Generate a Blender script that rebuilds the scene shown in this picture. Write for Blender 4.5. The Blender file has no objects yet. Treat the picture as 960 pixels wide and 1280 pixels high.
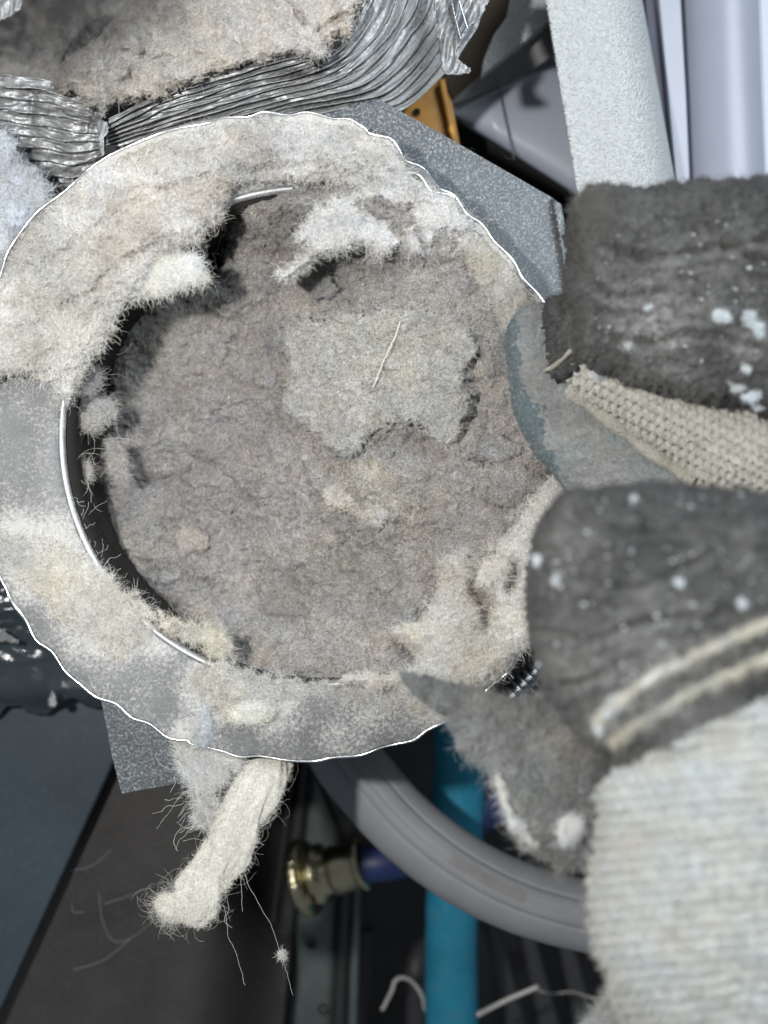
import bpy, bmesh, math, random
import numpy as np
from mathutils import Vector, Matrix, kdtree
random.seed(7); RNG = np.random.default_rng(7)
PI = math.pi
sc = bpy.context.scene
COL = sc.collection

# ---------------------------------------------------------------- camera, world, lamps, exposure
D = 0.205                      # camera height above the flange plane (metres)
W0 = 0.157                     # width of the view at the flange plane
cam_d = bpy.data.cameras.new('camera'); cam = bpy.data.objects.new('camera', cam_d); COL.objects.link(cam)
cam.location = (0, 0, D)
cam_d.sensor_fit = 'HORIZONTAL'; cam_d.sensor_width = 36.0
cam_d.lens = 18.0 / (W0 / 2 / D)
cam_d.clip_start = 0.002; cam_d.clip_end = 5
cam_d.dof.use_dof = True; cam_d.dof.focus_distance = 0.207; cam_d.dof.aperture_fstop = 12.0
sc.camera = cam
world = bpy.data.worlds.new('World'); sc.world = world; world.use_nodes = True
bg = world.node_tree.nodes['Background']; bg.inputs[0].default_value = (0.80, 0.88, 1.0, 1); bg.inputs[1].default_value = 0.20

def lamp(name, kind, loc, energy, color, size, target=(0, 0, 0)):
    l = bpy.data.lights.new(name, kind); l.energy = energy; l.color = color
    o = bpy.data.objects.new(name, l); COL.objects.link(o); o.location = loc
    if kind == 'AREA': l.size = size
    else: l.shadow_soft_size = size
    o.rotation_euler = (Vector(target) - Vector(loc)).to_track_quat('-Z', 'Y').to_euler()
    return o
lamp('work_light', 'POINT', (-0.085, 0.028, 0.225), 2.75, (1.0, 0.985, 0.96), 0.0055)
lamp('soft_fill', 'AREA', (0.22, 0.22, 0.34), 2.1, (0.86, 0.94, 1.0), 0.25, (0, 0, -0.02))  # soft fill added at the upper right to stand for ambient daylight
sc.view_settings.view_transform = 'Standard'; sc.view_settings.look = 'None'
sc.view_settings.exposure = 0.07; sc.view_settings.gamma = 1.0
sc.render.engine = 'CYCLES'
sc.cycles.use_denoising = True
sc.cycles.max_bounces = 5; sc.cycles.diffuse_bounces = 3; sc.cycles.glossy_bounces = 3
sc.cycles.caustics_reflective = False; sc.cycles.caustics_refractive = False

# ---------------------------------------------------------------- helpers
def P(px, py, z):
    """point at height z seen at photograph pixel (px, py)"""
    k = (D - z) / D * W0 / 960.0
    return ((px - 480.0) * k, (640.0 - py) * k, z)
def PA(px, py, z):
    k = (D - z) / D * W0 / 960.0
    return np.stack([(px - 480.0) * k, (640.0 - py) * k, z + 0 * px], -1)
def MM(px): return px * W0 / 960.0

def _h(ix, iy, seed):
    n = (ix.astype(np.int64) * 374761393 + iy.astype(np.int64) * 668265263 + seed * 982451653) & 0xFFFFFFFF
    n = ((n ^ (n >> 13)) * 1274126177) & 0xFFFFFFFF
    n = ((n ^ (n >> 15)) * 2246822519) & 0xFFFFFFFF
    return (n ^ (n >> 16)) & 0xFFFFFFFF
def perlin(x, y, seed=0):
    x = np.asarray(x, float); y = np.asarray(y, float)
    xi = np.floor(x); yi = np.floor(y); xf = x - xi; yf = y - yi
    u = xf*xf*xf*(xf*(xf*6-15)+10); v = yf*yf*yf*(yf*(yf*6-15)+10)
    def g(dx, dy):
        a = _h(xi+dx, yi+dy, seed) / 4294967296.0 * 2 * PI
        return np.cos(a)*(xf-dx) + np.sin(a)*(yf-dy)
    a = g(0,0)*(1-u)+g(1,0)*u; b = g(0,1)*(1-u)+g(1,1)*u
    return (a*(1-v)+b*v) * 1.5
def fbm(x, y, f, octv=4, seed=0, gain=0.5, ridged=False):
    r = 0; a = 1; s = 0
    for i in range(octv):
        n = perlin(x*f, y*f, seed+i*17)
        if ridged: n = 1 - 2*np.abs(n)
        r = r + a*n; s += a; a *= gain; f *= 2.03
    return r / s
def sstep(a, b, x):
    t = np.clip((x-a)/(b-a), 0, 1); return t*t*(3-2*t)
def spline(pts, n=8, closed=False):
    p = np.array(pts, float); m = len(p); out = []
    rng = range(m if closed else m-1)
    for i in rng:
        if closed: a, b, c, d = p[i-1], p[i], p[(i+1) % m], p[(i+2) % m]
        else: a, b, c, d = p[max(i-1,0)], p[i], p[i+1], p[min(i+2,m-1)]
        for k in range(n):
            t = k/n
            out.append(0.5*((2*b)+(-a+c)*t+(2*a-5*b+4*c-d)*t*t+(-a+3*b-3*c+d)*t**3))
    if not closed: out.append(p[-1])
    return np.array(out)
def sdf_poly(x, y, poly):
    """signed distance, positive inside"""
    p = np.array(poly, float); d2 = np.full(x.shape, 1e18); ins = np.zeros(x.shape, bool)
    for i in range(len(p)):
        a = p[i]; b = p[(i+1) % len(p)]; e = b-a; L = e @ e + 1e-12
        t = np.clip(((x-a[0])*e[0]+(y-a[1])*e[1])/L, 0, 1)
        d2 = np.minimum(d2, (x-a[0]-t*e[0])**2+(y-a[1]-t*e[1])**2)
        c = ((a[1] > y) != (b[1] > y))
        if abs(e[1]) > 1e-9: ins ^= c & (x < (b[0]-a[0])*(y-a[1])/e[1]+a[0])
    d = np.sqrt(d2)
    return np.where(ins, d, -d)

def thing(name, label, cat, loc, group=None, kind=None):
    o = bpy.data.objects.new(name, None); COL.objects.link(o); o.location = loc; o.empty_display_size = 0.005
    o['label'] = label; o['category'] = cat
    if group: o['group'] = group
    if kind: o['kind'] = kind
    return o
def tag(o, label, cat, group=None, kind=None):
    o['label'] = label; o['category'] = cat
    if group: o['group'] = group
    if kind: o['kind'] = kind
    return o
def wloc(o):
    v = Vector((0, 0, 0))
    while o: v += o.location; o = o.parent
    return v
def mk(name, verts, faces, mat, parent=None, smooth=True, cols=None, mats=None, midx=None):
    """one mesh object; verts are world coordinates, the origin is put at the parent or the centroid"""
    v = np.asarray(verts, float)
    org = np.array(wloc(parent)) if parent else v.mean(0)
    me = bpy.data.meshes.new(name)
    if isinstance(faces, np.ndarray):
        k = faces.shape[1]; nf = len(faces)
        me.vertices.add(len(v)); me.vertices.foreach_set('co', (v-org).ravel().astype(np.float32))
        me.loops.add(nf*k); me.loops.foreach_set('vertex_index', faces.ravel().astype(np.int32))
        me.polygons.add(nf)
        me.polygons.foreach_set('loop_start', np.arange(0, nf*k, k, dtype=np.int32))
        me.update(calc_edges=True)
    else:
        me.from_pydata((v-org).tolist(), [], faces)
    me.validate()
    for m in (mats or [mat]): me.materials.append(m)
    if midx is not None: me.polygons.foreach_set('material_index', np.asarray(midx, dtype=np.int32))
    me.polygons.foreach_set('use_smooth', np.full(len(me.polygons), smooth))
    if cols is not None:
        a = me.attributes.new('tint', 'FLOAT_COLOR', 'POINT')
        c = np.ones((len(v), 4), np.float32); c[:, :3] = cols
        a.data.foreach_set('color', c.ravel())
    me.update()
    o = bpy.data.objects.new(name, me); COL.objects.link(o)
    if parent: o.parent = parent
    else: o.location = org
    return o

def hair(name, paths, radii, mat, parent, cols=None, kind='stuff'):
    """paths: (k, n, 3) world coordinates; radii scalar or (k,)"""
    k, n, _ = paths.shape; org = np.array(wloc(parent)) if parent else np.zeros(3)
    hc = bpy.data.hair_curves.new(name); hc.add_curves([n]*k)
    if 'position' not in hc.attributes: hc.attributes.new('position', 'FLOAT_VECTOR', 'POINT')
    hc.attributes['position'].data.foreach_set('vector', (paths-org).astype(np.float32).ravel())
    r = np.ones((k, n)) * (np.asarray(radii).reshape(-1, 1))
    r[:, -1] *= 0.4
    ra = hc.attributes.get('radius') or hc.attributes.new('radius', 'FLOAT', 'POINT')
    ra.data.foreach_set('value', r.astype(np.float32).ravel())
    if cols is not None:
        a = hc.attributes.new('tint', 'FLOAT_COLOR', 'POINT')
        c = np.ones((k, n, 4), np.float32); c[:, :, :3] = cols[:, None, :]
        a.data.foreach_set('color', c.ravel())
    hc.materials.append(mat)
    o = bpy.data.objects.new(name, hc); COL.objects.link(o)
    if parent: o.parent = parent
    o['kind'] = kind
    return o
def curl(start, dirs, length, n, wob=0.5, rng=RNG):
    """random curled strands: start (k,3), dirs (k,3)"""
    k = len(start); out = np.zeros((k, n, 3)); out[:, 0] = start; d = dirs/np.linalg.norm(dirs, axis=1, keepdims=True)
    ax = rng.normal(size=(k, 3)); ax /= np.linalg.norm(ax, axis=1, keepdims=True)
    st = (np.asarray(length)/(n-1)).reshape(-1, 1)*np.ones((k, 1))
    for i in range(1, n):
        d = d + wob*np.cross(ax, d) + rng.normal(size=(k, 3))*wob*0.35
        d /= np.linalg.norm(d, axis=1, keepdims=True)
        out[:, i] = out[:, i-1] + d*st
    return out

# ---------------------------------------------------------------- materials
def nt(name):
    m = bpy.data.materials.new(name); m.use_nodes = True; t = m.node_tree
    return m, t, t.nodes['Principled BSDF'], t.nodes.new('ShaderNodeTexCoord')
def noise(t, co, scale, detail=4, rough=0.6, dist=0):
    n = t.nodes.new('ShaderNodeTexNoise'); n.inputs['Scale'].default_value = scale; n.inputs['Detail'].default_value = detail
    n.inputs['Roughness'].default_value = rough; n.inputs['Distortion'].default_value = dist
    t.links.new(co, n.inputs['Vector']); return n.outputs['Fac']
def ramp(t, f, a, b, ca=(0,0,0,1), cb=(1,1,1,1)):
    r = t.nodes.new('ShaderNodeValToRGB'); r.color_ramp.elements[0].position = a; r.color_ramp.elements[1].position = b
    r.color_ramp.elements[0].color = ca; r.color_ramp.elements[1].color = cb; t.links.new(f, r.inputs[0]); return r.outputs[0]
def mix(t, f, a, b, mode='MIX'):
    n = t.nodes.new('ShaderNodeMix'); n.data_type = 'RGBA'; n.blend_type = mode
    for s, v in ((n.inputs[0], f), (n.inputs[6], a), (n.inputs[7], b)):
        if isinstance(v, bpy.types.NodeSocket): t.links.new(v, s)
        elif isinstance(v, (int, float)): s.default_value = v
        else: s.default_value = (*v, 1)[:4]
    return n.outputs[2]
def bump(t, b, h, dist, strength=1.0, prev=None):
    n = t.nodes.new('ShaderNodeBump'); n.inputs['Distance'].default_value = dist; n.inputs['Strength'].default_value = strength
    t.links.new(h, n.inputs['Height'])
    if prev: t.links.new(prev, n.inputs['Normal'])
    t.links.new(n.outputs[0], b.inputs['Normal']); return n.outputs[0]

def lint_mat(name, base=None, speck=0.36):
    m, t, b, tc = nt(name); co = tc.outputs['Object']
    if base is None:
        at = t.nodes.new('ShaderNodeAttribute'); at.attribute_name = 'tint'; c = at.outputs['Color']
    else:
        r = t.nodes.new('ShaderNodeRGB'); r.outputs[0].default_value = (*base, 1); c = r.outputs[0]
    s1 = ramp(t, noise(t, co, 650, 6, 0.75), 0.36, 0.64, (1-speck*.75,)*3+(1,), (1+speck*.3,)*3+(1,))
    s2 = ramp(t, noise(t, co, 2300, 3, 0.8), 0.38, 0.60, (1-speck*1.1,)*3+(1,), (1.18,)*3+(1,))
    c = mix(t, 1.0, mix(t, 1.0, c, s1, 'MULTIPLY'), s2, 'MULTIPLY')
    t.links.new(c, b.inputs['Base Color']); b.inputs['Roughness'].default_value = 1.0
    b.inputs['Specular IOR Level'].default_value = 0.08
    b.inputs['Sheen Weight'].default_value = 0.1
    n1 = bump(t, b, noise(t, co, 1500, 5, 0.75), 0.0005)
    bump(t, b, noise(t, co, 5200, 3, 0.8), 0.00022, 1.0, n1)
    return m
M = {}
M['lint'] = lint_mat('lint')
M['cotton'] = lint_mat('pale_cotton_lint', None, 0.2)
def fibre_mat(name, col):
    m, t, b, tc = nt(name); b.inputs['Roughness'].default_value = 0.8; b.inputs['Specular IOR Level'].default_value = 0.2
    if col is None:
        at = t.nodes.new('ShaderNodeAttribute'); at.attribute_name = 'tint'; t.links.new(at.outputs['Color'], b.inputs['Base Color'])
    else: b.inputs['Base Color'].default_value = (*col, 1)
    return m
M['fibre'] = fibre_mat('lint_fibre', None)
M['white_fibre'] = fibre_mat('white_fibre', (0.7, 0.68, 0.63))
M['dark_fibre'] = fibre_mat('dark_fibre', (0.05, 0.035, 0.025))
def metal(name, col, rough, dust=None, dustcol=(0.45,0.45,0.44), bscale=300, bd=0.0002, dscale=1400, aniso=0.0, metallic=1.0, dgain=(0.42,0.62), attr=False):
    m, t, b, tc = nt(name); co = tc.outputs['Object']
    c1 = ramp(t, noise(t, co, 120, 5, 0.6), 0.3, 0.7, (*[x*.8 for x in col], 1), (*[min(1, x*1.1) for x in col], 1))
    b.inputs['Roughness'].default_value = rough; b.inputs['Metallic'].default_value = metallic
    if dust is not None:
        at = t.nodes.new('ShaderNodeAttribute'); at.attribute_name = 'dust'
        f1 = ramp(t, noise(t, co, dscale, 3, 0.8), *dgain)
        f2 = ramp(t, noise(t, co, 160, 4, 0.6), 0.5-dust*0.4, 0.75-dust*0.25)
        f = mix(t, 1.0, f1, mix(t, 0.65, f2, (1, 1, 1)), 'MULTIPLY') if dust > .5 else mix(t, 1.0, f1, f2, 'MULTIPLY')
        if attr:
            th = t.nodes.new('ShaderNodeMath'); th.operation = 'SUBTRACT'
            mr = t.nodes.new('ShaderNodeMath'); mr.operation = 'MULTIPLY_ADD'; t.links.new(at.outputs['Fac'], mr.inputs[0]); mr.inputs[1].default_value = 0.62; mr.inputs[2].default_value = -0.56
            t.links.new(noise(t, co, 1300, 5, 0.8), th.inputs[0]); ad = t.nodes.new('ShaderNodeMath'); ad.operation = 'ADD'; t.links.new(th.outputs[0], ad.inputs[0]); t.links.new(mr.outputs[0], ad.inputs[1]); th.inputs[1].default_value = 0.14
            fa = ramp(t, ad.outputs[0], 0.02, 0.26)
            f = mix(t, 1.0, f, fa, 'SCREEN')
        b.inputs['Base Color'].default_value = (*col, 1)
        d = t.nodes.new('ShaderNodeBsdfDiffuse'); d.inputs[0].default_value = (*dustcol, 1)
        ms = t.nodes.new('ShaderNodeMixShader'); t.links.new(f, ms.inputs[0]); t.links.new(b.outputs[0], ms.inputs[1]); t.links.new(d.outputs[0], ms.inputs[2])
        t.links.new(ms.outputs[0], t.nodes['Material Output'].inputs[0])
    t.links.new(c1, b.inputs['Base Color'])
    bump(t, b, noise(t, co, bscale, 4, 0.6), bd)
    return m
M['galv'] = metal('galvanised_sheet', (0.13, 0.133, 0.135), 0.6, 0.42, (0.42, 0.41, 0.39), 200, 0.00005, 1500, metallic=0.45, dgain=(0.48, 0.75), attr=True)
M['beadm'] = metal('galvanised_bead', (0.36, 0.37, 0.38), 0.5, 0.4, (0.40, 0.395, 0.385), 300, 0.00006, 1700)
M['bracket'] = metal('dusty_bracket_steel', (0.085, 0.095, 0.105), 0.45, 0.55, (0.33, 0.35, 0.355), 300, 0.00005, 1700, metallic=0.5, dgain=(0.49, 0.66))
M['edge'] = metal('bright_cut_edge', (0.9, 0.92, 0.93), 0.25)
M['foil'] = metal('aluminium_foil', (0.27, 0.28, 0.29), 0.47, 0.8, (0.21, 0.21, 0.205), 250, 0.00008, 1500, metallic=0.85)
M['brass'] = metal('brass_plated_steel', (0.50, 0.455, 0.30), 0.27, None, bscale=900, bd=0.00015)
M['steel'] = metal('zinc_steel', (0.6, 0.62, 0.62), 0.25)
M['darkwall'] = metal('shaded_duct_wall', (0.010, 0.009, 0.008), 0.9, 0.4, (0.022, 0.02, 0.018), metallic=0.0)  # near-black wall colour carries the shade inside the neck
def paint(name, col, rough=0.5, var=0.15, vs=60, bs=None, bd=0.0001, spec=0.5, det=4, coat=0, dustf=0.0, dustc=(0.4,0.4,0.4), ds=2500):
    m, t, b, tc = nt(name); co = tc.outputs['Object']
    c = ramp(t, noise(t, co, vs, det, 0.65), 0.3, 0.7, (*[x*(1-var) for x in col], 1), (*[x*(1+var) for x in col], 1))
    if dustf:
        f = ramp(t, noise(t, co, ds, 4, 0.75), 0.52, 0.72, (0,0,0,1), (dustf,)*3+(1,))
        c = mix(t, f, c, dustc)
    t.links.new(c, b.inputs['Base Color']); b.inputs['Roughness'].default_value = rough; b.inputs['Specular IOR Level'].default_value = spec
    b.inputs['Coat Weight'].default_value = coat
    if bs: bump(t, b, noise(t, co, bs, 3, 0.5), bd)
    return m
M['post'] = paint('textured_white_enamel', (0.76, 0.79, 0.79), 0.38, 0.06, 900, 1700, 0.0026, 0.5, 3)
M['whitepl'] = paint('white_plastic', (0.25, 0.265, 0.32), 0.35, 0.04, 40, 300, 0.00003)
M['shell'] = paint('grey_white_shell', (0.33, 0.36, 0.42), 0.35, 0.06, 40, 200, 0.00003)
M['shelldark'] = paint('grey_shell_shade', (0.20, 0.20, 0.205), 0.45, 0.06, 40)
M['gap'] = paint('dark_recess', (0.012, 0.012, 0.013), 0.7, 0.3, 60, spec=0.2)
M['gapgrey'] = paint('grey_recess', (0.10, 0.10, 0.13), 0.6, 0.1, 60, spec=0.3)
M['amber'] = paint('amber_plastic', (0.42, 0.20, 0.03), 0.4, 0.2, 120, 300, 0.0001)
M['brown'] = paint('brown_board', (0.075, 0.05, 0.028), 0.6, 0.25, 80, 200, 0.0001, 0.3)
M['bluegrey'] = paint('blue_grey_enamel', (0.032, 0.045, 0.056), 0.38, 0.12, 35, 250, 0.00004, 0.5, 4, 0, 0.10, (0.2,0.22,0.24), 700)
M['blackfilm'] = paint('glossy_black_film', (0.028, 0.038, 0.045), 0.22, 0.2, 60, 160, 0.0006, 0.6)
M['blackcover'] = paint('scuffed_black_plastic', (0.036, 0.034, 0.0325), 0.6, 0.3, 45, 500, 0.00015, 0.3, 6, 0, 0.30, (0.14,0.135,0.13), 1500)
M['rail'] = paint('green_grey_rail', (0.085, 0.105, 0.10), 0.3, 0.3, 70, 200, 0.0001, 0.7, 5)
M['raildark'] = paint('dark_rail_steel', (0.03, 0.03, 0.03), 0.35, 0.3, 70, 400, 0.0001)
M['greyhose'] = paint('grey_rubber_hose', (0.212, 0.217, 0.226), 0.62, 0.10, 50, 2500, 0.00006, 0.3, 6, 0, 0.25, (0.32,0.31,0.32), 2200)
M['groove'] = paint('worn_hose_seam', (0.185, 0.18, 0.185), 0.8, 0.15, 200)
M['cyan'] = paint('turquoise_rubber_hose', (0.018, 0.20, 0.31), 0.6, 0.22, 90, 1500, 0.0001, 0.3, 6, 0, 0.6, (0.07,0.13,0.15), 180)
M['blue'] = paint('blue_hose', (0.009, 0.022, 0.085), 0.5, 0.1, 60)
M['darkrub'] = paint('dark_rubber', (0.03, 0.03, 0.032), 0.55, 0.2, 60, 800, 0.0001)
M['whitewire'] = paint('white_wire', (0.45, 0.44, 0.41), 0.5, 0.15, 300, 600, 0.0001)

def fabric(name, col, spk, amt, scale=1900, big=350, tint2=None, dust=None):
    m, t, b, tc = nt(name); co = tc.outputs['Object']
    f1 = ramp(t, noise(t, co, scale*0.75, 5, 0.85), 0.46, 0.66, (0,0,0,1), (amt,)*3+(1,))
    f2 = ramp(t, noise(t, co, big, 5, 0.7), 0.35, 0.72, (0.15,)*3+(1,), (1,1,1,1))
    c = mix(t, mix(t, 1.0, f1, f2, 'MULTIPLY'), col, spk)
    if tint2: c = mix(t, ramp(t, noise(t, co, 110, 3, 0.6), 0.45, 0.62), c, mix(t, f1, tint2, spk))
    f3 = ramp(t, noise(t, co, 170, 7, 0.75), 0.48, 0.75, (0,0,0,1), (amt*0.8,)*3+(1,))
    c = mix(t, f3, c, spk)
    if dust:
        at = t.nodes.new('ShaderNodeAttribute'); at.attribute_name = 'dust'
        f4 = ramp(t, noise(t, co, 600, 6, 0.8), 0.36, 0.58)
        c = mix(t, mix(t, 1.0, f4, at.outputs['Color'], 'MULTIPLY'), c, dust)
    t.links.new(c, b.inputs['Base Color']); b.inputs['Roughness'].default_value = 0.95
    b.inputs['Specular IOR Level'].default_value = 0.15; b.inputs['Sheen Weight'].default_value = 0.15
    n = bump(t, b, noise(t, co, scale*0.6, 5, 0.85), 0.0011)
    bump(t, b, noise(t, co, 600, 3, 0.6), 0.0007, 0.8, n)
    return m
M['blackcoat'] = fabric('napped_black_glove_fabric', (0.018, 0.019, 0.020), (0.20, 0.20, 0.195), 0.9, dust=(0.42, 0.415, 0.40))
M['knit'] = fabric('cream_knit_yarn', (0.74, 0.725, 0.64), (0.84, 0.83, 0.77), 0.8, 2000, 300)
M['knitback'] = fabric('pale_knit_back', (0.54, 0.585, 0.585), (0.62, 0.635, 0.60), 0.8, 1800, 160, (0.56, 0.55, 0.50))
M['bluegreyfab'] = fabric('blue_grey_fingertip', (0.27, 0.27, 0.262), (0.52, 0.51, 0.49), 0.9, 1800, 300, (0.22, 0.28, 0.285))
M['bluegreydark'] = fabric('blue_grey_edge', (0.12, 0.175, 0.195), (0.32, 0.36, 0.36), 0.7, 2200, 300)

# ---------------------------------------------------------------- generic shapes
def slab(name, poly, z, th, mat, parent=None, bev=0.0003, zf=None):
    """sheet or block cut to an outline: top face at z (or zf), real thickness"""
    poly = np.array(poly, float)
    zz = np.array([zf(*p) for p in poly]) if zf else np.full(len(poly), z)
    top = np.array([P(p[0], p[1], h) for p, h in zip(poly, zz)])
    bm = bmesh.new(); vs = [bm.verts.new(v) for v in top]
    f = bm.faces.new(vs); f.normal_update()
    if f.normal.z < 0: f.normal_flip()
    r = bmesh.ops.extrude_face_region(bm, geom=[f])
    nv = [e for e in r['geom'] if isinstance(e, bmesh.types.BMVert)]
    bmesh.ops.translate(bm, verts=vs, vec=(0, 0, -th))
    if bev:
        up = [e for e in bm.edges if e.verts[0] in nv and e.verts[1] in nv]
        try: bmesh.ops.bevel(bm, geom=up, offset=bev, segments=3, affect='EDGES', profile=0.5)
        except Exception: pass
    bmesh.ops.recalc_face_normals(bm, faces=bm.faces)
    v = np.array([x.co for x in bm.verts]); bm.verts.index_update()
    fc = [[x.index for x in g.verts] for g in bm.faces]; bm.free()
    o = mk(name, v, fc, mat, parent, smooth=False)
    return o
def grid_faces(nu, nv, closed_v=False, closed_u=False):
    U = nu if closed_u else nu-1; V = nv if closed_v else nv-1
    i, j = np.meshgrid(np.arange(U), np.arange(V), indexing='ij'); i = i.ravel(); j = j.ravel()
    i2 = (i+1) % nu; j2 = (j+1) % nv
    return np.stack([i*nv+j, i2*nv+j, i2*nv+j2, i*nv+j2], 1)
def tube(name, path, rad, mat, parent=None, ns=16, caps=True, rfun=None, smooth=True, cols=None):
    """round tube along a world path; rad scalar or per point; rfun(i_u, ang) multiplies radius"""
    p = np.asarray(path, float); n = len(p); r = np.ones(n)*rad
    tan = np.gradient(p, axis=0); tan /= np.linalg.norm(tan, axis=1, keepdims=True)+1e-12
    ref = np.array([0, 0, 1.0]);
    if abs(tan[:, 2]).mean() > 0.8: ref = np.array([1.0, 0, 0])
    s = np.cross(tan, ref); s /= np.linalg.norm(s, axis=1, keepdims=True)+1e-12; u = np.cross(s, tan)
    a = np.linspace(0, 2*PI, ns, endpoint=False)
    R = r[:, None]*np.ones((n, ns))
    if rfun is not None: R = R*rfun(np.linspace(0, 1, n)[:, None]*np.ones((1, ns)), a[None]*np.ones((n, 1)))
    v = p[:, None]+R[..., None]*(np.cos(a)[None, :, None]*s[:, None]+np.sin(a)[None, :, None]*u[:, None])
    v = v.reshape(-1, 3); f = grid_faces(n, ns, True).tolist()
    if caps:
        v = np.vstack([v, p[0], p[-1]]); b = n*ns
        f += [[b, (j+1) % ns, j] for j in range(ns)] + [[b+1, (n-1)*ns+j, (n-1)*ns+(j+1) % ns] for j in range(ns)]
    return mk(name, v, f, mat, parent, smooth)
def ptube(name, pts, rpx, mat, parent=None, n=8, **k):
    """tube through (px, py, z) points, radius in px at that depth"""
    s = spline(pts, n) if len(pts) > 2 else np.array(pts, float)
    path = np.array([P(*q) for q in s]); rr = np.array([rpx*(D-q[2])/D*W0/960 for q in s])
    return tube(name, path, rr, mat, parent, **k)
def revolve(name, base, axis, prof, mat, parent=None, ns=40, mod=None):
    """prof: list (t along axis, radius)"""
    axis = np.array(axis, float); axis /= np.linalg.norm(axis)
    ref = np.array([0, 0, 1.0]); s = np.cross(axis, ref); s /= np.linalg.norm(s); u = np.cross(s, axis)
    a = np.linspace(0, 2*PI, ns, endpoint=False); v = []
    for i, (t_, r) in enumerate(prof):
        rr = r*(mod(i, a) if mod else np.ones(ns))
        v.append(np.array(base)+axis*t_+rr[:, None]*(np.cos(a)[:, None]*s+np.sin(a)[:, None]*u))
    v = np.array(v).reshape(-1, 3)
    return mk(name, v, grid_faces(len(prof), ns, True), mat, parent)

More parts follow.
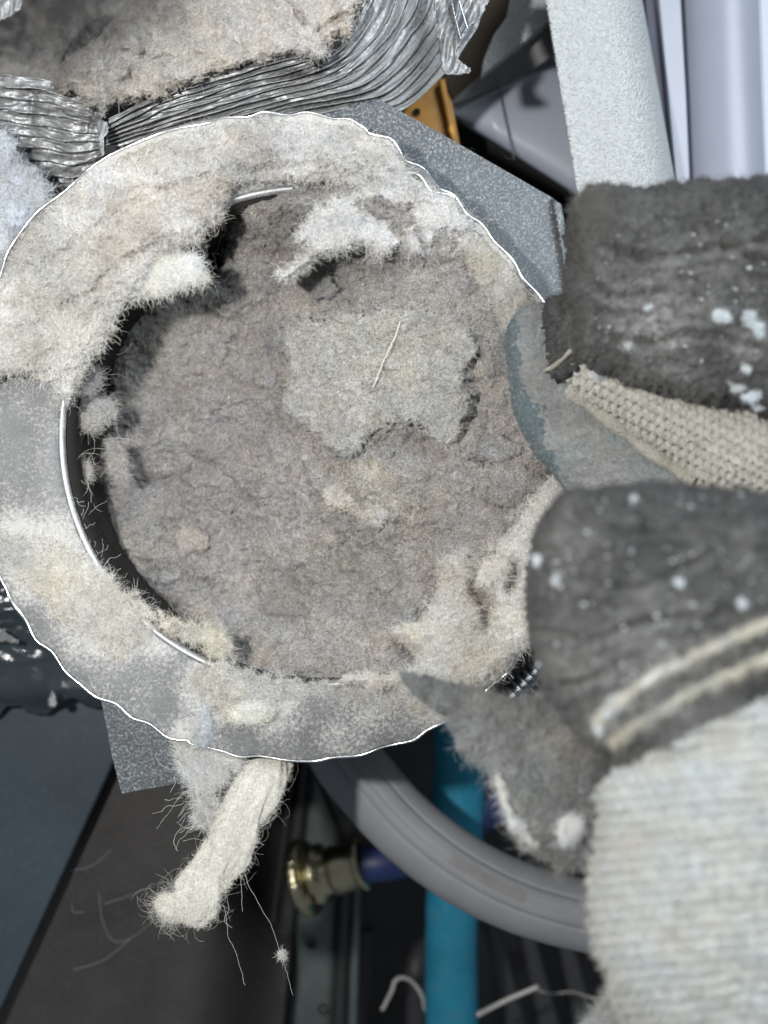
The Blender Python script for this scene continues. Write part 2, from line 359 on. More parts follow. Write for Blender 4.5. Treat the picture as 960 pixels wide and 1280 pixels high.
def clump(name, poly, zb, thick, edge, parent=None, step=1.6, rag=6, ragf=0.06, amp=0.0016, ampf=0.018, fine=0.0003,
          base=(0.4, 0.38, 0.35), blobs=(), lumps=(), seed=1, hairs=0, hlen=(0.0006, 0.002), hr=0.000022, label=None, cat=None,
          warp=2.5, colvar=0.18, edgehair=0, back=True, creases=(), web=None):
    """felted lint: outline torn by noise, relief built from noise, loose fibres grown on it"""
    poly = spline(poly, 5, True)
    x0, y0 = poly.min(0)-rag-2; x1, y1 = poly.max(0)+rag+2
    xs = np.arange(x0, x1, step); ys = np.arange(y0, y1, step)
    X, Y = np.meshgrid(xs, ys, indexing='ij')
    d = sdf_poly(X, Y, poly)
    d = d + rag*(fbm(X, Y, ragf, 3, seed+3)*0.9 + fbm(X, Y, ragf*5, 2, seed+9)*0.45)
    m = d > 0
    prof = np.sqrt(np.clip(1-(1-np.clip(d/edge, 0, 1))**2, 0, 1))
    wx = X+8*perlin(X*0.03, Y*0.03, seed+40); wy = Y+8*perlin(X*0.03, Y*0.03, seed+41)
    rel = amp*fbm(wx, wy, ampf, 4, seed, 0.55) + amp*0.62*np.abs(fbm(wx, wy, ampf*3.0, 4, seed+7, 0.6)) + amp*0.14*fbm(wx, wy, ampf*3, 3, seed+5, 0.6, True)
    rel += fine*fbm(X, Y, 0.13, 3, seed+21, 0.7) + fine*0.7*fbm(X, Y, 0.33, 2, seed+22, 0.8)
    zb_ = zb(X, Y) if callable(zb) else np.full(X.shape, float(zb))
    Z = zb_ + thick*prof + rel*(0.35+0.65*prof)
    for (lx, ly, lr, lh) in lumps:
        q = ((X-lx)**2+(Y-ly)**2)/lr**2 + 0.25*perlin(X*0.05, Y*0.05, seed+77)
        Z += lh*np.exp(-np.maximum(q, 0))
    cdark = 0
    for (pts, wpx, dep) in creases:
        pl = np.array(pts, float); dd = np.full(X.shape, 1e9)
        for a, b in zip(pl[:-1], pl[1:]):
            e = b-a; t_ = np.clip(((X-a[0])*e[0]+(Y-a[1])*e[1])/(e@e), 0, 1)
            dd = np.minimum(dd, np.hypot(X-a[0]-t_*e[0], Y-a[1]-t_*e[1]))
        dd = dd + 5*perlin(X*0.06, Y*0.06, seed+31)
        Z -= dep*np.exp(-(np.maximum(dd, 0)/wpx)**2)
    # colour: fibres of different clothes felted together; recess shade painted in dark patches
    c = np.ones(X.shape+(3,))*np.array(base)
    nv = fbm(wx, wy, 0.012, 4, seed+50)[..., None]; nt_ = fbm(wx, wy, 0.02, 3, seed+60)[..., None]
    c = c*(1+colvar*nv*2.2)
    c = c*(1+nt_*np.array([0.09, 0.01, -0.12])); c = c*(1-0.34*sstep(0.12, 0.5, fbm(wx, wy, ampf*2.2, 4, seed+80, 0.65))[..., None])
    c = c*(1+0.34*fbm(X, Y, 0.07, 4, seed+70, 0.7)[..., None])
    for (bx, by, br, bc, w) in blobs:
        q = np.exp(-np.maximum(((X-bx)**2+(Y-by)**2)/br**2+1.6*fbm(X, Y, 0.03, 5, seed+int(bx), 0.7)+0.1, 0))[..., None]*w
        c = c*(1-q)+np.array(bc)*q
    rs_ = np.random.default_rng(seed+99); c = c*(1+0.26*(rs_.random(X.shape)[..., None]-0.5)*2*0.8) + 0.05*(rs_.random(X.shape) > 0.985)[..., None]*1.0
    c = np.clip(c, 0.01, 0.85)
    JX = X + warp*fbm(X, Y, 0.08, 2, seed+90); JY = Y + warp*fbm(X, Y, 0.08, 2, seed+91)
    V = PA(JX, JY, Z)
    idx = -np.ones(X.shape, int); nx, ny = X.shape
    cell = m[:-1, :-1] & m[1:, :-1] & m[1:, 1:] & m[:-1, 1:]
    use = np.zeros(X.shape, bool)
    use[:-1, :-1] |= cell; use[1:, :-1] |= cell; use[1:, 1:] |= cell; use[:-1, 1:] |= cell
    k = use.sum(); idx[use] = np.arange(k)
    ci, cj = np.nonzero(cell)
    F = np.stack([idx[ci, cj+1], idx[ci+1, cj+1], idx[ci+1, cj], idx[ci, cj]], 1)
    Vt = V[use]; Ct = c[use]
    if back:
        # underside: only a skirt ring near the rim plus a coarse lower skin sharing the outline
        Zb = (zb_ - 0.25*thick*prof)[use]; Vb = PA(JX[use], JY[use], Zb)
        # boundary edges
        e = np.concatenate([F[:, [0,1]], F[:, [1,2]], F[:, [2,3]], F[:, [3,0]]])
        key = np.sort(e, 1); kk = key[:, 0].astype(np.int64)*k+key[:, 1]
        uq, inv, cnt = np.unique(kk, return_inverse=True, return_counts=True)
        be = e[cnt[inv] == 1]
        bvid = np.unique(be); rem = -np.ones(k, int); rem[bvid] = k+np.arange(len(bvid))
        SK = np.stack([be[:, 1], be[:, 0], rem[be[:, 0]], rem[be[:, 1]]], 1)
        Vt2 = np.vstack([Vt, Vb[bvid]]); C2 = np.vstack([Ct, Ct[bvid]])
        F2 = np.vstack([F, SK])
    else: Vt2, C2, F2 = Vt, Ct, F
    o = mk(name, Vt2, F2, M['cotton'] if np.mean(base) > 0.56 else M['lint'], parent, True, C2)
    if label: tag(o, label, cat)
    if web is None: web = int(hairs*1.6)
    if hairs:
        def web_(ids):
            # fibres lying matted in the surface, lighter and darker than their bed
            kx = len(ids); dr = rng.normal(size=(kx, 3)); dr[:, 2] = rng.normal(size=kx)*0.06
            st = Vt[ids]+np.array([0, 0, 1.0])*rng.uniform(0.00002, 0.00022, (kx, 1))
            pth = np.zeros((kx, 6, 3)); a = np.arctan2(dr[:, 1], dr[:, 0]); L = (0.0006+0.0028*rng.random(kx)**1.6)/5; pth[:, 0] = st; tw = rng.normal(size=kx)*0.25
            for q in range(1, 6):
                a = a+tw+rng.normal(size=kx)*0.15
                pth[:, q] = pth[:, q-1]+np.stack([np.cos(a)*L, np.sin(a)*L, rng.normal(size=kx)*0.00003], 1)
            f_ = np.where(rng.random((kx, 1)) < 0.3, 0.45+0.3*rng.random((kx, 1)), 1.0+0.5*rng.random((kx, 1)))
            hair('matted_fibres', pth, 0.000013, M['fibre'], o, np.clip(Ct[ids]*f_+0.02*(f_ > 1), 0.02, 0.88))
        rng = np.random.default_rng(seed+5)
        zone = Vt; n = len(zone)
        def grow(ids, L0, L1, up, r, npt=5, tag_='fibres', wob=0.45, bright=1.1):
            s = zone[ids]; kx = len(ids); dr = rng.normal(size=(kx, 3)); dr[:, 2] = np.abs(dr[:, 2])*up+0.1
            L = L0+(L1-L0)*rng.random(kx)**2
            pth = curl(s-np.array([0, 0, 0.00008]), dr, L*0.8, npt, wob, rng); r = r*0.62
            cc = np.clip(Ct[ids]*bright*(0.75+0.6*rng.random((kx, 1))), 0, 0.9)
            return hair(tag_, pth, r, M['fibre'], o, cc)
        grow(rng.integers(0, n, hairs), hlen[0], hlen[1], 0.45, hr)
        if web: web_(rng.integers(0, n, web))
        if edgehair:
            hr = hr*0.8
            dd = d[use]; near = np.nonzero(dd < 4)[0]
            if len(near): grow(rng.choice(near, int(edgehair*1.3)), hlen[0]*0.7, hlen[1]*1.05, 0.3, hr*0.8, 6, 'edge_fibres', 0.4)
    return o

# ================================================================ SETTING: dark cavity behind everything
bd = mk('cavity_backdrop', [P(-900, -900, -0.30), P(1900, -900, -0.30), P(1900, 2200, -0.30), P(-900, 2200, -0.30)], [[0, 3, 2, 1]], M['gap'], None, False)
bd['kind'] = 'structure'

# ---------------------------------------------------------------- upper right: cabinet parts
col_ = lambda *a: a
t = thing('round_white_column', 'smooth pale round column at the upper right corner of the photo', 'column', P(900, 100, -0.06))
ptube('column_shaft', [(890, -160, -0.055), (897, 60, -0.055), (908, 330, -0.055)], 56, M['whitepl'], t, ns=48)
t = thing('narrow_white_panel', 'narrow pale panel between the textured post and the round column', 'panel', P(830, 100, -0.05))
slab('panel_face', [(818, -60), (848, -60), (858, 120), (866, 300), (852, 300)], -0.045, 0.004, M['whitepl'], t)
slab('panel_return', [(800, -60), (819, -60), (853, 300), (836, 300)], -0.047, 0.004, M['gapgrey'], t)
t = thing('right_edge_panel', 'pale blue grey panel edge at the far right behind the round column', 'panel', P(960, 100, -0.05))
slab('panel_face', [(944, -60), (1060, -60), (1060, 330), (956, 330)], -0.046, 0.01, M['shell'], t, 0.0012)
slab('panel_seam', [(932, -60), (943, -60), (955, 330), (945, 330)], -0.052, 0.004, M['gapgrey'], t)

t = thing('textured_white_post', 'white orange peel textured steel post rising above the dark glove', 'post', P(760, 120, -0.02))
# folded post: flat face and a rounded right side
def post():
    prof = []
    for s in np.linspace(0, 1, 28):
        if s < 0.70: prof.append((s/0.70*0.62, 0.0))
        else:
            a = (s-0.70)/0.30*PI/2; prof.append((0.62+0.38*math.sin(a), -0.018*(1-math.cos(a))))
    V = []
    for yy in np.linspace(-80, 330, 60):
        L = 682+(yy)*0.166; R = 803+(yy)*0.180
        for (q, dz) in prof: V.append(P(L+(R-L)*q, yy, -0.022+dz))
        V.append(P(R, yy, -0.06)); V.append(P(L, yy, -0.06))
    n = len(prof)+2; f = grid_faces(60, n, True)
    return mk('post_face', V, f[:, ::-1], M['post'], t)
post()
slab('gusset_arm', [(648, -60), (690, -60), (690, 22), (682, 30), (602, 94), (604, 76), (611, 58), (618, 42), (634, 20)], -0.049, 0.003, M['post'], t)

# angular light grey shell seen between the post and the bracket
t = thing('angular_grey_housing', 'smooth pointed grey housing left of the white textured post', 'housing', P(640, 150, -0.06))
def facets(name, quads, mat):
    V = []; F = []
    for q in quads: F.append(list(range(len(V), len(V)+len(q)))); V += [P(*p) for p in q]
    return mk(name, V, F, mat, t, False)
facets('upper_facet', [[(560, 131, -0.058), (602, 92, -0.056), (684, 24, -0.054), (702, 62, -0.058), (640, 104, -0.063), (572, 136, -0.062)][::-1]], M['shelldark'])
def shell_main():
    V = []; nu, nv = 40, 30
    for i in range(nu):
        s = i/(nu-1)
        for j in range(nv):
            q = j/(nv-1)
            xt = 561+(705-561)*s; yt = 137-(137-78)*s - 4*math.sin(PI*s)
            xb = 563+(745-563)*s; yb = 143+(262-143)*s
            x = xt+(xb-xt)*q; y = yt+(yb-yt)*q
            bul = 0.006*math.sqrt(max(0, 1-(2*q-1)**2)) * (0.25+0.75*min(1, s*3))
            V.append(P(x, y, -0.066+bul))
    for p in list(V[:nv]): pass
    return mk('shell_body', V, grid_faces(nu, nv)[:, ::-1], M['shell'], t)
sh = shell_main()
mod = sh.modifiers.new('thick', 'SOLIDIFY'); mod.thickness = 0.002; mod.offset = -1
0 and slab('shadow_slot', [(634, 110), (700, 72), (703, 82), (668, 98)], -0.0575, 0.001, M['gap'], t, 0)
ptube('panel_seam', [(620, 96, -0.0525), (624, 112, -0.0595), (632, 150, -0.0585), (643, 200, -0.0600)], 0.9, M['gapgrey'], t, ns=8)
slab('lower_rail', [(556, 140), (566, 148), (760, 268), (760, 330), (700, 330), (560, 175)], -0.080, 0.004, M['gap'], t, 0)

t = thing('amber_plastic_clip', 'orange amber plastic clip behind the crumpled foil duct', 'clip', P(540, 140, -0.05))
slab('clip_body', [(495, 150), (520, 120), (552, 96), (566, 128), (577, 190), (540, 178)], -0.052, 0.006, M['amber'], t, 0.0008)
slab('clip_rib', [(548, 100), (556, 96), (574, 188), (566, 184)], -0.049, 0.004, M['amber'], t, 0.0006)
ptube('clip_hole', [(521, 140, -0.0525), (521, 140, -0.0512)], 4.5, M['gap'], t, ns=14)
tag(slab('brown_board', [(555, 100), (600, -70), (672, -70), (640, 30), (606, 112), (575, 150)], -0.075, 0.006, M['brown']), 'dark brown board in shade between foil duct and white gusset', 'board')

# ---------------------------------------------------------------- lower left: panels
t = thing('blue_grey_panel', 'flat dark blue grey enamel panel at the lower left corner', 'panel', P(50, 1000, -0.06))
slab('panel_face', [(-200, 880), (60, 868), (152, 850), (160, 912), (10, 1240), (-200, 1700)], -0.055, 0.003, M['bluegrey'], t, 0.0006)
def film():
    # crinkled glossy film above the panel
    xs = np.linspace(-60, 190, 120); ys = np.linspace(640, 900, 110)
    X, Y = np.meshgrid(xs, ys, indexing='ij')
    ylow = 893 - 0.12*(X) - 8*np.sin(X*0.09) + 4*perlin(X*0.07, X*0, 5)
    V = Y; Yc = 640+(Y-640)/(260)*(ylow-640)
    Z = -0.045 + 0.0022*fbm(X, Yc, 0.010, 2, 11, 0.5) + 0.0022*fbm(X*0.5, Yc*1.5, 0.016, 3, 12, 0.45, True)*sstep(850, 800, Yc)
    Z -= 0.006*sstep(860, 895, Yc)
    return mk('crinkled_film', PA(X, Yc, Z).reshape(-1, 3), grid_faces(120, 110)[:, ::-1], M['blackfilm'])
f = film(); tag(f, 'glossy black crinkled film wrapped at the left under the flange', 'film')
f.modifiers.new('thick', 'SOLIDIFY').thickness = 0.0004
# torn bright glints on the film's folded edge


def cover():
    xs = np.linspace(-60, 392, 130); ys = np.linspace(860, 1420, 120)
    X, Y = np.meshgrid(xs, ys, indexing='ij')
    left = 170-(Y-900)*0.475 if False else 168-(Y-905)*0.478
    right = 392-(Y-860)*0.09
    u = (X+60)/452
    Xc = left+(right-left)*u
    Z = -0.064 - 0.034*sstep(0.60, 1.0, u)**1.5 + 0.0006*fbm(Xc, Y, 0.006, 3, 20) - 0.05*np.exp(-(((Xc-345)/62)**2+((Y-1030)/120)**2)**1.5)  # last term dips the cover so it falls into shadow beside the strand
    return mk('black_cover', PA(Xc, Y, Z).reshape(-1, 3), grid_faces(130, 120)[:, ::-1], M['blackcover'])
c = cover(); tag(c, 'scuffed matt black plastic cover below the hanging lint strand', 'cover'); c.modifiers.new('thick', 'SOLIDIFY').thickness = 0.0015
# pale smear arcs on the cover
sm = []
for pts in ([(88, 1088), (115, 1082), (140, 1062)], [(124, 1116), (128, 1150), (142, 1176), (165, 1172), (190, 1152)], [(92, 1212), (130, 1200), (165, 1172)],
            [(90, 1130), (92, 1140), (105, 1140)], [(130, 1130), (160, 1120), (205, 1102)]):
    sm.append(pts)
for pts in sm:
    s = spline(pts, 6); sp = np.array([P(q[0], q[1], -0.0635) for q in s])
    o = tube('pale_smear', sp, 0.00010, M['raildark'] if False else M['greyhose'], c, ns=6)
    o.location -= c.location if False else Vector((0, 0, 0))

# ---------------------------------------------------------------- rail channel
t = thing('channel_rail', 'dark green grey steel channel rail below the brass coupling', 'rail', P(400, 1200, -0.11))
def rail(name, a0, a1, b0, b1, z, mat, dz=0.002, th=0.004):
    # long strip between top edge x a0..a1 (y 930) and bottom edge b0..b1 (y 1340), crowned
    V = []; n = 30; k = 9
    for i in range(n):
        s = i/(n-1); y = 925+(1345-925)*s
        for j in range(k):
            q = j/(k-1); x = (a0+(b0-a0)*s)*(1-q)+(a1+(b1-a1)*s)*q
            V.append(P(x, y, z+dz*math.sqrt(max(0, 1-(2*q-1)**2))))
        V.append(P(a1+(b1-a1)*s, y, z-th)); V.append(P(a0+(b0-a0)*s, y, z-th))
    return mk(name, V, grid_faces(n, k+2, True)[:, ::-1], mat, t)
rail('rail_web', 392, 434, 352, 412, -0.112, M['rail'], 0.0012)
rail('rail_lip', 434, 447, 413, 428, -0.108, M['raildark'], 0.002)
rail('outer_lip', 447, 456, 432, 446, -0.110, M['rail'], 0.002)
rail('side_flange', 378, 391, 322, 350, -0.109, M['raildark'], 0.002)
rail('side_bead', 366, 377, 312, 321, -0.112, M['raildark'], 0.002)
for i, (x, y) in enumerate([(389, 1180), (404, 1262), (440, 1152)]):
    ptube('rivet', [(x, y, -0.112), (x, y, -0.1098)], 6, M['raildark'], t, ns=14)

# ---------------------------------------------------------------- coupling and hoses
zc = -0.082
b0 = np.array(P(370, 1100, zc-0.006)); b1 = np.array(P(466, 1076, zc)); ax = b1-b0; L = np.linalg.norm(ax); u1 = L
px = W0/960*(D-zc)/D*1.12
t = thing('hose_coupling', 'brass coloured screw coupling with knurled ring on the blue hose', 'coupling', P(400, 1095, zc))
revolve('knurled_ring', b0, ax, [(4*px, 4*px), (4*px, 34*px), (5.5*px, 40*px), (8*px, 42*px), (16*px, 42*px), (19*px, 39*px), (21*px, 28*px)], M['brass'], t, 120,
        lambda i, a: 1+0.022*np.sign(np.sin(a*48)) if i in (3, 4) else np.ones(len(a)))
revolve('coupling_body', b0, ax, [(21*px, 27*px), (24*px, 33*px), (34*px, 33*px), (38*px, 25*px), (46*px, 24*px)], M['brass'], t, 48)
revolve('ferrule', b0, ax, [(46*px, 24*px), (48*px, 27*px), (60*px, 25.5*px), (76*px, 25.5*px), (81*px, 28*px), (86*px, 30*px), (86*px, 22*px)], M['brass'], t, 48,
        lambda i, a: 1+0.03*np.sin(a*6))
ptube('drain_screw', [(372, 1128, zc+0.002), (392, 1120, zc+0.002)], 9, M['brass'], t, ns=16)
tag(ptube('blue_hose', [(452, 1080, zc), (480, 1078, zc), (520, 1068, zc-0.004), (570, 1040, zc-0.012), (640, 990, zc-0.02)], 23, M['blue'], ns=28),
    'short dark blue hose leaving the brass coupling', 'hose')
t = thing('turquoise_hose', 'straight turquoise blue hose running down behind the grey hose', 'hose', P(570, 1100, -0.095))
ptube('hose_wall', [(576, 900, -0.095), (575, 960, -0.095), (571, 1040, -0.095), (566, 1120, -0.095), (564, 1200, -0.095), (566, 1340, -0.095)], 33, M['cyan'], t, ns=40, n=12,
      rfun=lambda u, a: 1+0.012*np.sin(u*23)+0.008*np.sin(u*61))
t = thing('grey_drain_hose', 'curved thick grey rubber hose crossing in front of the turquoise hose', 'hose', P(560, 1090, -0.055))
gp = [(395, 860, -0.066), (425, 935, -0.062), (462, 985, -0.058), (510, 1036, -0.054), (570, 1082, -0.05), (640, 1118, -0.047), (720, 1142, -0.044), (820, 1160, -0.04), (930, 1170, -0.038)]
def rg(u, a):
    # flat moulded band with two grooves on the side facing the viewer
    w = (a-1.92+PI) % (2*PI)-PI
    return 1+0.05*np.exp(-(w/0.34)**4) - 0.045*np.exp(-((np.abs(w)-0.40)/0.05)**2) - 0.03*np.exp(-((w+0.05)/0.045)**2)+0.004*np.sin(u*90)
ptube('hose_wall', gp, 43, M['greyhose'], t, ns=160, n=16, rfun=rg)
# worn rectangular mark on the moulded band
s = spline(gp, 16)
def on_hose(i, ang, r=46.9):
    p = np.array([P(*q) for q in s]); tn = p[i+1]-p[i-1]; tn /= np.linalg.norm(tn)
    sd = np.cross(tn, [0, 0, 1.0]); sd /= np.linalg.norm(sd); up = np.cross(sd, tn)
    return p[i]+(math.cos(ang)*sd+math.sin(ang)*up)*r*1.052*(D-s[i][2])/D*W0/960
V = []; F = []
for k, i in enumerate(range(62, 84)):
    for a in (1.78, 1.88, 1.98, 2.08): V.append(on_hose(i, a, 43.3))
F = grid_faces(22, 4)
mk('worn_mark', V, F, M['groove'], t)

tag(ptube('dark_pipe', [(520, 1400, -0.12), (520, 1250, -0.12), (520, 1210, -0.12), (530, 1186, -0.125), (552, 1176, -0.13)], 13, M['darkrub'], ns=20), 'thin dark pipe beside the turquoise hose at the bottom', 'pipe')
tag(ptube('wire_hook', [(478, 1262, -0.10), (490, 1238, -0.10), (494, 1226, -0.10), (505, 1222, -0.099), (518, 1230, -0.098), (528, 1246, -0.098), (531, 1262, -0.10)], 2.4, M['whitewire'], ns=10), 'bent white wire hook left of the turquoise hose', 'wire')
tag(ptube('cut_stick', [(598, 1268, -0.085), (625, 1254, -0.08), (640, 1247, -0.08), (673, 1233, -0.078)], 3.2, M['whitewire'], ns=10), 'straight grey white stick right of the turquoise hose at the bottom', 'stick')
tag(ptube('curly_thread', [(672, 1238, -0.10), (690, 1242, -0.10), (715, 1240, -0.1), (735, 1246, -0.1), (760, 1250, -0.1)], 0.8, M['whitewire'], ns=6), 'thin pale curly thread beside the grey white stick', 'thread')
t = thing('slatted_grille', 'dark slatted grille under the grey hose at the bottom', 'grille', P(690, 1240, -0.13))
for x in (648, 690, 735): slab('slat', [(x-46, 1140), (x-28, 1140), (x+26, 1340), (x-6, 1340)], -0.13, 0.01, M['darkrub'], t, 0.002)
# far dark machinery between rail and hose
tag(ptube('black_cable', [(452, 1160, -0.14), (448, 1220, -0.14), (440, 1300, -0.14), (436, 1400, -0.14)], 16, M['darkrub'], ns=16), 'black cable standing between the rail and the thin pipe', 'cable')
tag(ptube('curved_bracket', [(398, 950, -0.10), (412, 985, -0.10), (436, 1040, -0.10), (450, 1080, -0.10)], 12, M['raildark'], ns=16), 'dark curved steel arm under the flange above the coupling', 'bracket')

# threaded screw right of the flange
t = thing('threaded_screw', 'shiny threaded screw end in the dark gap beside the thumb', 'screw', P(655, 855, -0.025))
zs = -0.022; V = []
pa = np.array(P(628, 882, zs)); pb = np.array(P(684, 824, zs)); dirx = pb-pa; Ls = np.linalg.norm(dirx); dirx /= Ls
pxs = W0/960*(D-zs)/D; nT = 8
revolve('screw_thread', pa, dirx, [(Ls*i/80, (15.5+3.2*math.cos(i/80*nT*2*PI))*pxs) for i in range(81)], M['steel'], t, 32)
revolve('screw_core', pa-dirx*0.001, dirx, [(0, 1*pxs), (0, 13*pxs), (0.0008, 13*pxs)], M['steel'], t, 24)

# ---------------------------------------------------------------- mounting bracket behind the flange
t = thing('mounting_bracket', 'dust speckled flat steel bracket plate behind the round flange', 'bracket', P(690, 300, -0.015))
zb = -0.0145
hole = [(394+296*math.cos(a), 552+296*math.sin(a)) for a in np.linspace(-2.2, -2.2-2*PI, 90)]
slab('bracket_plate', [(220, 260), (300, 180), (398, 118), (470, 122), (560, 172), (690, 247), (702, 256), (714, 320), (724, 380), (740, 470), (735, 600), (640, 790), (400, 880), (248, 974), (152, 992), (140, 945), (126, 872), (60, 740), (60, 500), (120, 340), (218, 262)]+hole, zb, 0.0014, M['bracket'], t, 0)
slab('folded_lip', [(690, 246), (702, 254), (724, 380), (712, 380)], zb+0.0022, 0.0034, M['bracket'], t, 0.0006)
ringm = paint('dried_drop', (0.36, 0.37, 0.37), 0.8, 0.2, 900)
def ring(x, y, r, z=zb+0.00008, w=1.0):
    a = np.linspace(0, 2*PI, 30); c = np.array(P(x, y, z)); rr = MM(r)*(1+0.08*np.sin(a*3+x))
    pth = np.stack([c[0]+rr*np.cos(a), c[1]+rr*np.sin(a), np.full(30, z)], 1)
    tube('dried_drop_ring', pth, MM(w)*0.35, ringm, t, ns=5, caps=False)
for (x, y, r) in [(668, 298, 16), (678, 262, 7), (654, 243, 6), (604, 219, 9), (632, 228, 8), (493, 149, 4), (176, 922, 9), (629, 250, 9), (640, 262, 5)]: ring(x, y, r)

# ================================================================ FLANGE
OUT = [(10,315),(30,285),(50,262),(80,240),(107,215),(132,197),(165,181),(200,167),(225,160),(260,154),(280,147),(310,146),(330,140),(360,144),(385,140),(415,148),(437,149),(455,160),(463,167),(487,173),(498,185),(507,200),(530,211),(548,235),(568,245),(583,267),(603,281),(618,302),(641,325),(653,348),(676,372),
       (692,402),(705,452),(716,510),(718,570),(712,640),(702,700),(688,760),(667,802),(652,815),(642,832),(630,845),(614,857),(590,880),(565,897),(557,902),(535,912),(517,925),(495,930),(475,935),(450,944),(415,947),(395,951),(365,951),(325,945),(300,946),(275,938),(240,930),(235,926),(210,922),(187,905),(165,897),(145,880),(120,871),(100,855),(82,840),(65,815),(45,800),(32,775),(15,752),(7,735),(0,722),
       (-14,690),(-20,640),(-32,590),(-30,540),(-34,490),(-24,440),(-16,390),(0,345)]
IC = (388, 546); IR = 311
out = spline(OUT, 6, True)
FL = thing('duct_flange', 'round galvanised duct flange with wavy bright edge around the lint filled opening', 'duct flange', P(IC[0], IC[1], -0.01))
def zplate(x, y):
    r = math.hypot(x-IC[0], y-IC[1]); a = math.atan2(y-IC[1], x-IC[0])
    return 0.0004+0.0008*math.sin(a*3+1)*min(1, max(0, (r-320)/90))
def plate():
    V = []; n = len(out); K = 30
    for (ox, oy) in out:
        a = math.atan2(oy-IC[1], ox-IC[0]); R = math.hypot(ox-IC[0], oy-IC[1])
        wave = 0.0010*math.sin(a*46+2*math.sin(a*5))
        for j in range(K):
            q = j/(K-1); r = IR+(R-IR)*q
            z = zplate(IC[0]+r*math.cos(a), IC[1]+r*math.sin(a)) + 0.5*wave*max(0, q-0.55)**1.5 - 0.0012*math.exp(-(r-IR)/10)
            V.append(P(IC[0]+r*math.cos(a), IC[1]+r*math.sin(a), z))
    f = grid_faces(n, K, False, True)
    return mk('flange_plate', V, f, M['galv'], FL)
pl_ = plate()
# decide winding by normal
if pl_.data.polygons[0].normal.z < 0: pl_.data.flip_normals()
_v = np.array([(pl_.matrix_basis @ v.co + FL.location)[:] for v in pl_.data.vertices]); _k = (D-_v[:, 2])/D*W0/960; _x = _v[:, 0]/_k+480; _y = 640-_v[:, 1]/_k
_d = np.full(len(_x), 0.28)
for (bx, by, br, w) in [(60,390,85,.95),(200,200,160,.95),(420,170,120,.95),(620,320,100,.95),(60,700,75,.95),(130,770,75,.9),(190,800,50,.7),(20,670,50,.8),(270,860,60,.85),(340,880,60,.7),(460,880,60,.6),(540,870,60,.8),(640,840,60,.95),(240,920,40,.8),(80,540,22,.55),(90,600,22,.5),(430,920,60,.5),(90,480,40,.8)]:
    _d = np.maximum(_d, w*np.exp(-((_x-bx)**2+(_y-by)**2)/br**2))
_d += 0.20*fbm(_x, _y, 0.03, 4, 71, 0.65)
_a = pl_.data.attributes.new('dust', 'FLOAT', 'POINT'); _a.data.foreach_set('value', np.clip(_d, 0, 1).astype(np.float32))
pl_.modifiers.new('thick', 'SOLIDIFY').thickness = 0.0004
ep = []
for (ox, oy) in list(out)+[out[0]]:
    a = math.atan2(oy-IC[1], ox-IC[0]); R = math.hypot(ox-IC[0], oy-IC[1])
    ep.append(P(ox, oy, zplate(ox, oy)+0.0005*math.sin(a*46+2*math.sin(a*5))*0.45**1.5+0.0001))
ew = 0.00027*(1+0.30*np.sin(np.linspace(0, 90, len(ep)))+0.7*fbm(np.linspace(0, 60, len(ep)), np.zeros(len(ep)), 1.0, 3, 5))
tube('cut_edge', ep, ew, M['edge'], FL, ns=8, caps=False)
fold = [(504, 214, 0.0012), (514, 216, 0.0013), (523, 218, 0.0014), (530, 226, 0.0014), (537, 237, 0.0013), (548, 241, 0.0013), (559, 243, 0.0011), (569, 248, 0.0008)]
ptube('folded_edge', fold, 1.5, M['edge'], FL, n=4, ns=8)
slab('folded_tab', [(504, 214), (523, 217), (537, 236), (548, 241), (569, 247), (552, 237), (532, 212), (510, 203)], 0.0010, 0.0003, M['galv'], FL, 0)
# rolled inner bead and the neck going down
aa = np.linspace(0, 2*PI, 241); bead = [P(IC[0]+IR*math.cos(a), IC[1]+IR*math.sin(a), -0.0010) for a in aa]
tube('rolled_bead', bead, 0.00085, M['beadm'], FL, ns=14, caps=False)
bead2 = [P(IC[0]+(IR-5)*math.cos(a), IC[1]+(IR-5)*math.sin(a), -0.0030) for a in aa]
tube('inner_bead', bead2, 0.0005, M['beadm'], FL, ns=10, caps=False)
c0 = np.array(P(IC[0], IC[1], 0)); R0 = MM(IR-2)
V = [(c0[0]+R0*math.cos(a), c0[1]+R0*math.sin(a), z) for z in np.linspace(-0.0015, -0.075, 12) for a in aa[:-1]]
nk = mk('duct_neck', V, grid_faces(12, 240, True), M['darkwall'], FL); nk.modifiers.new('thick', 'SOLIDIFY').thickness = 0.0006

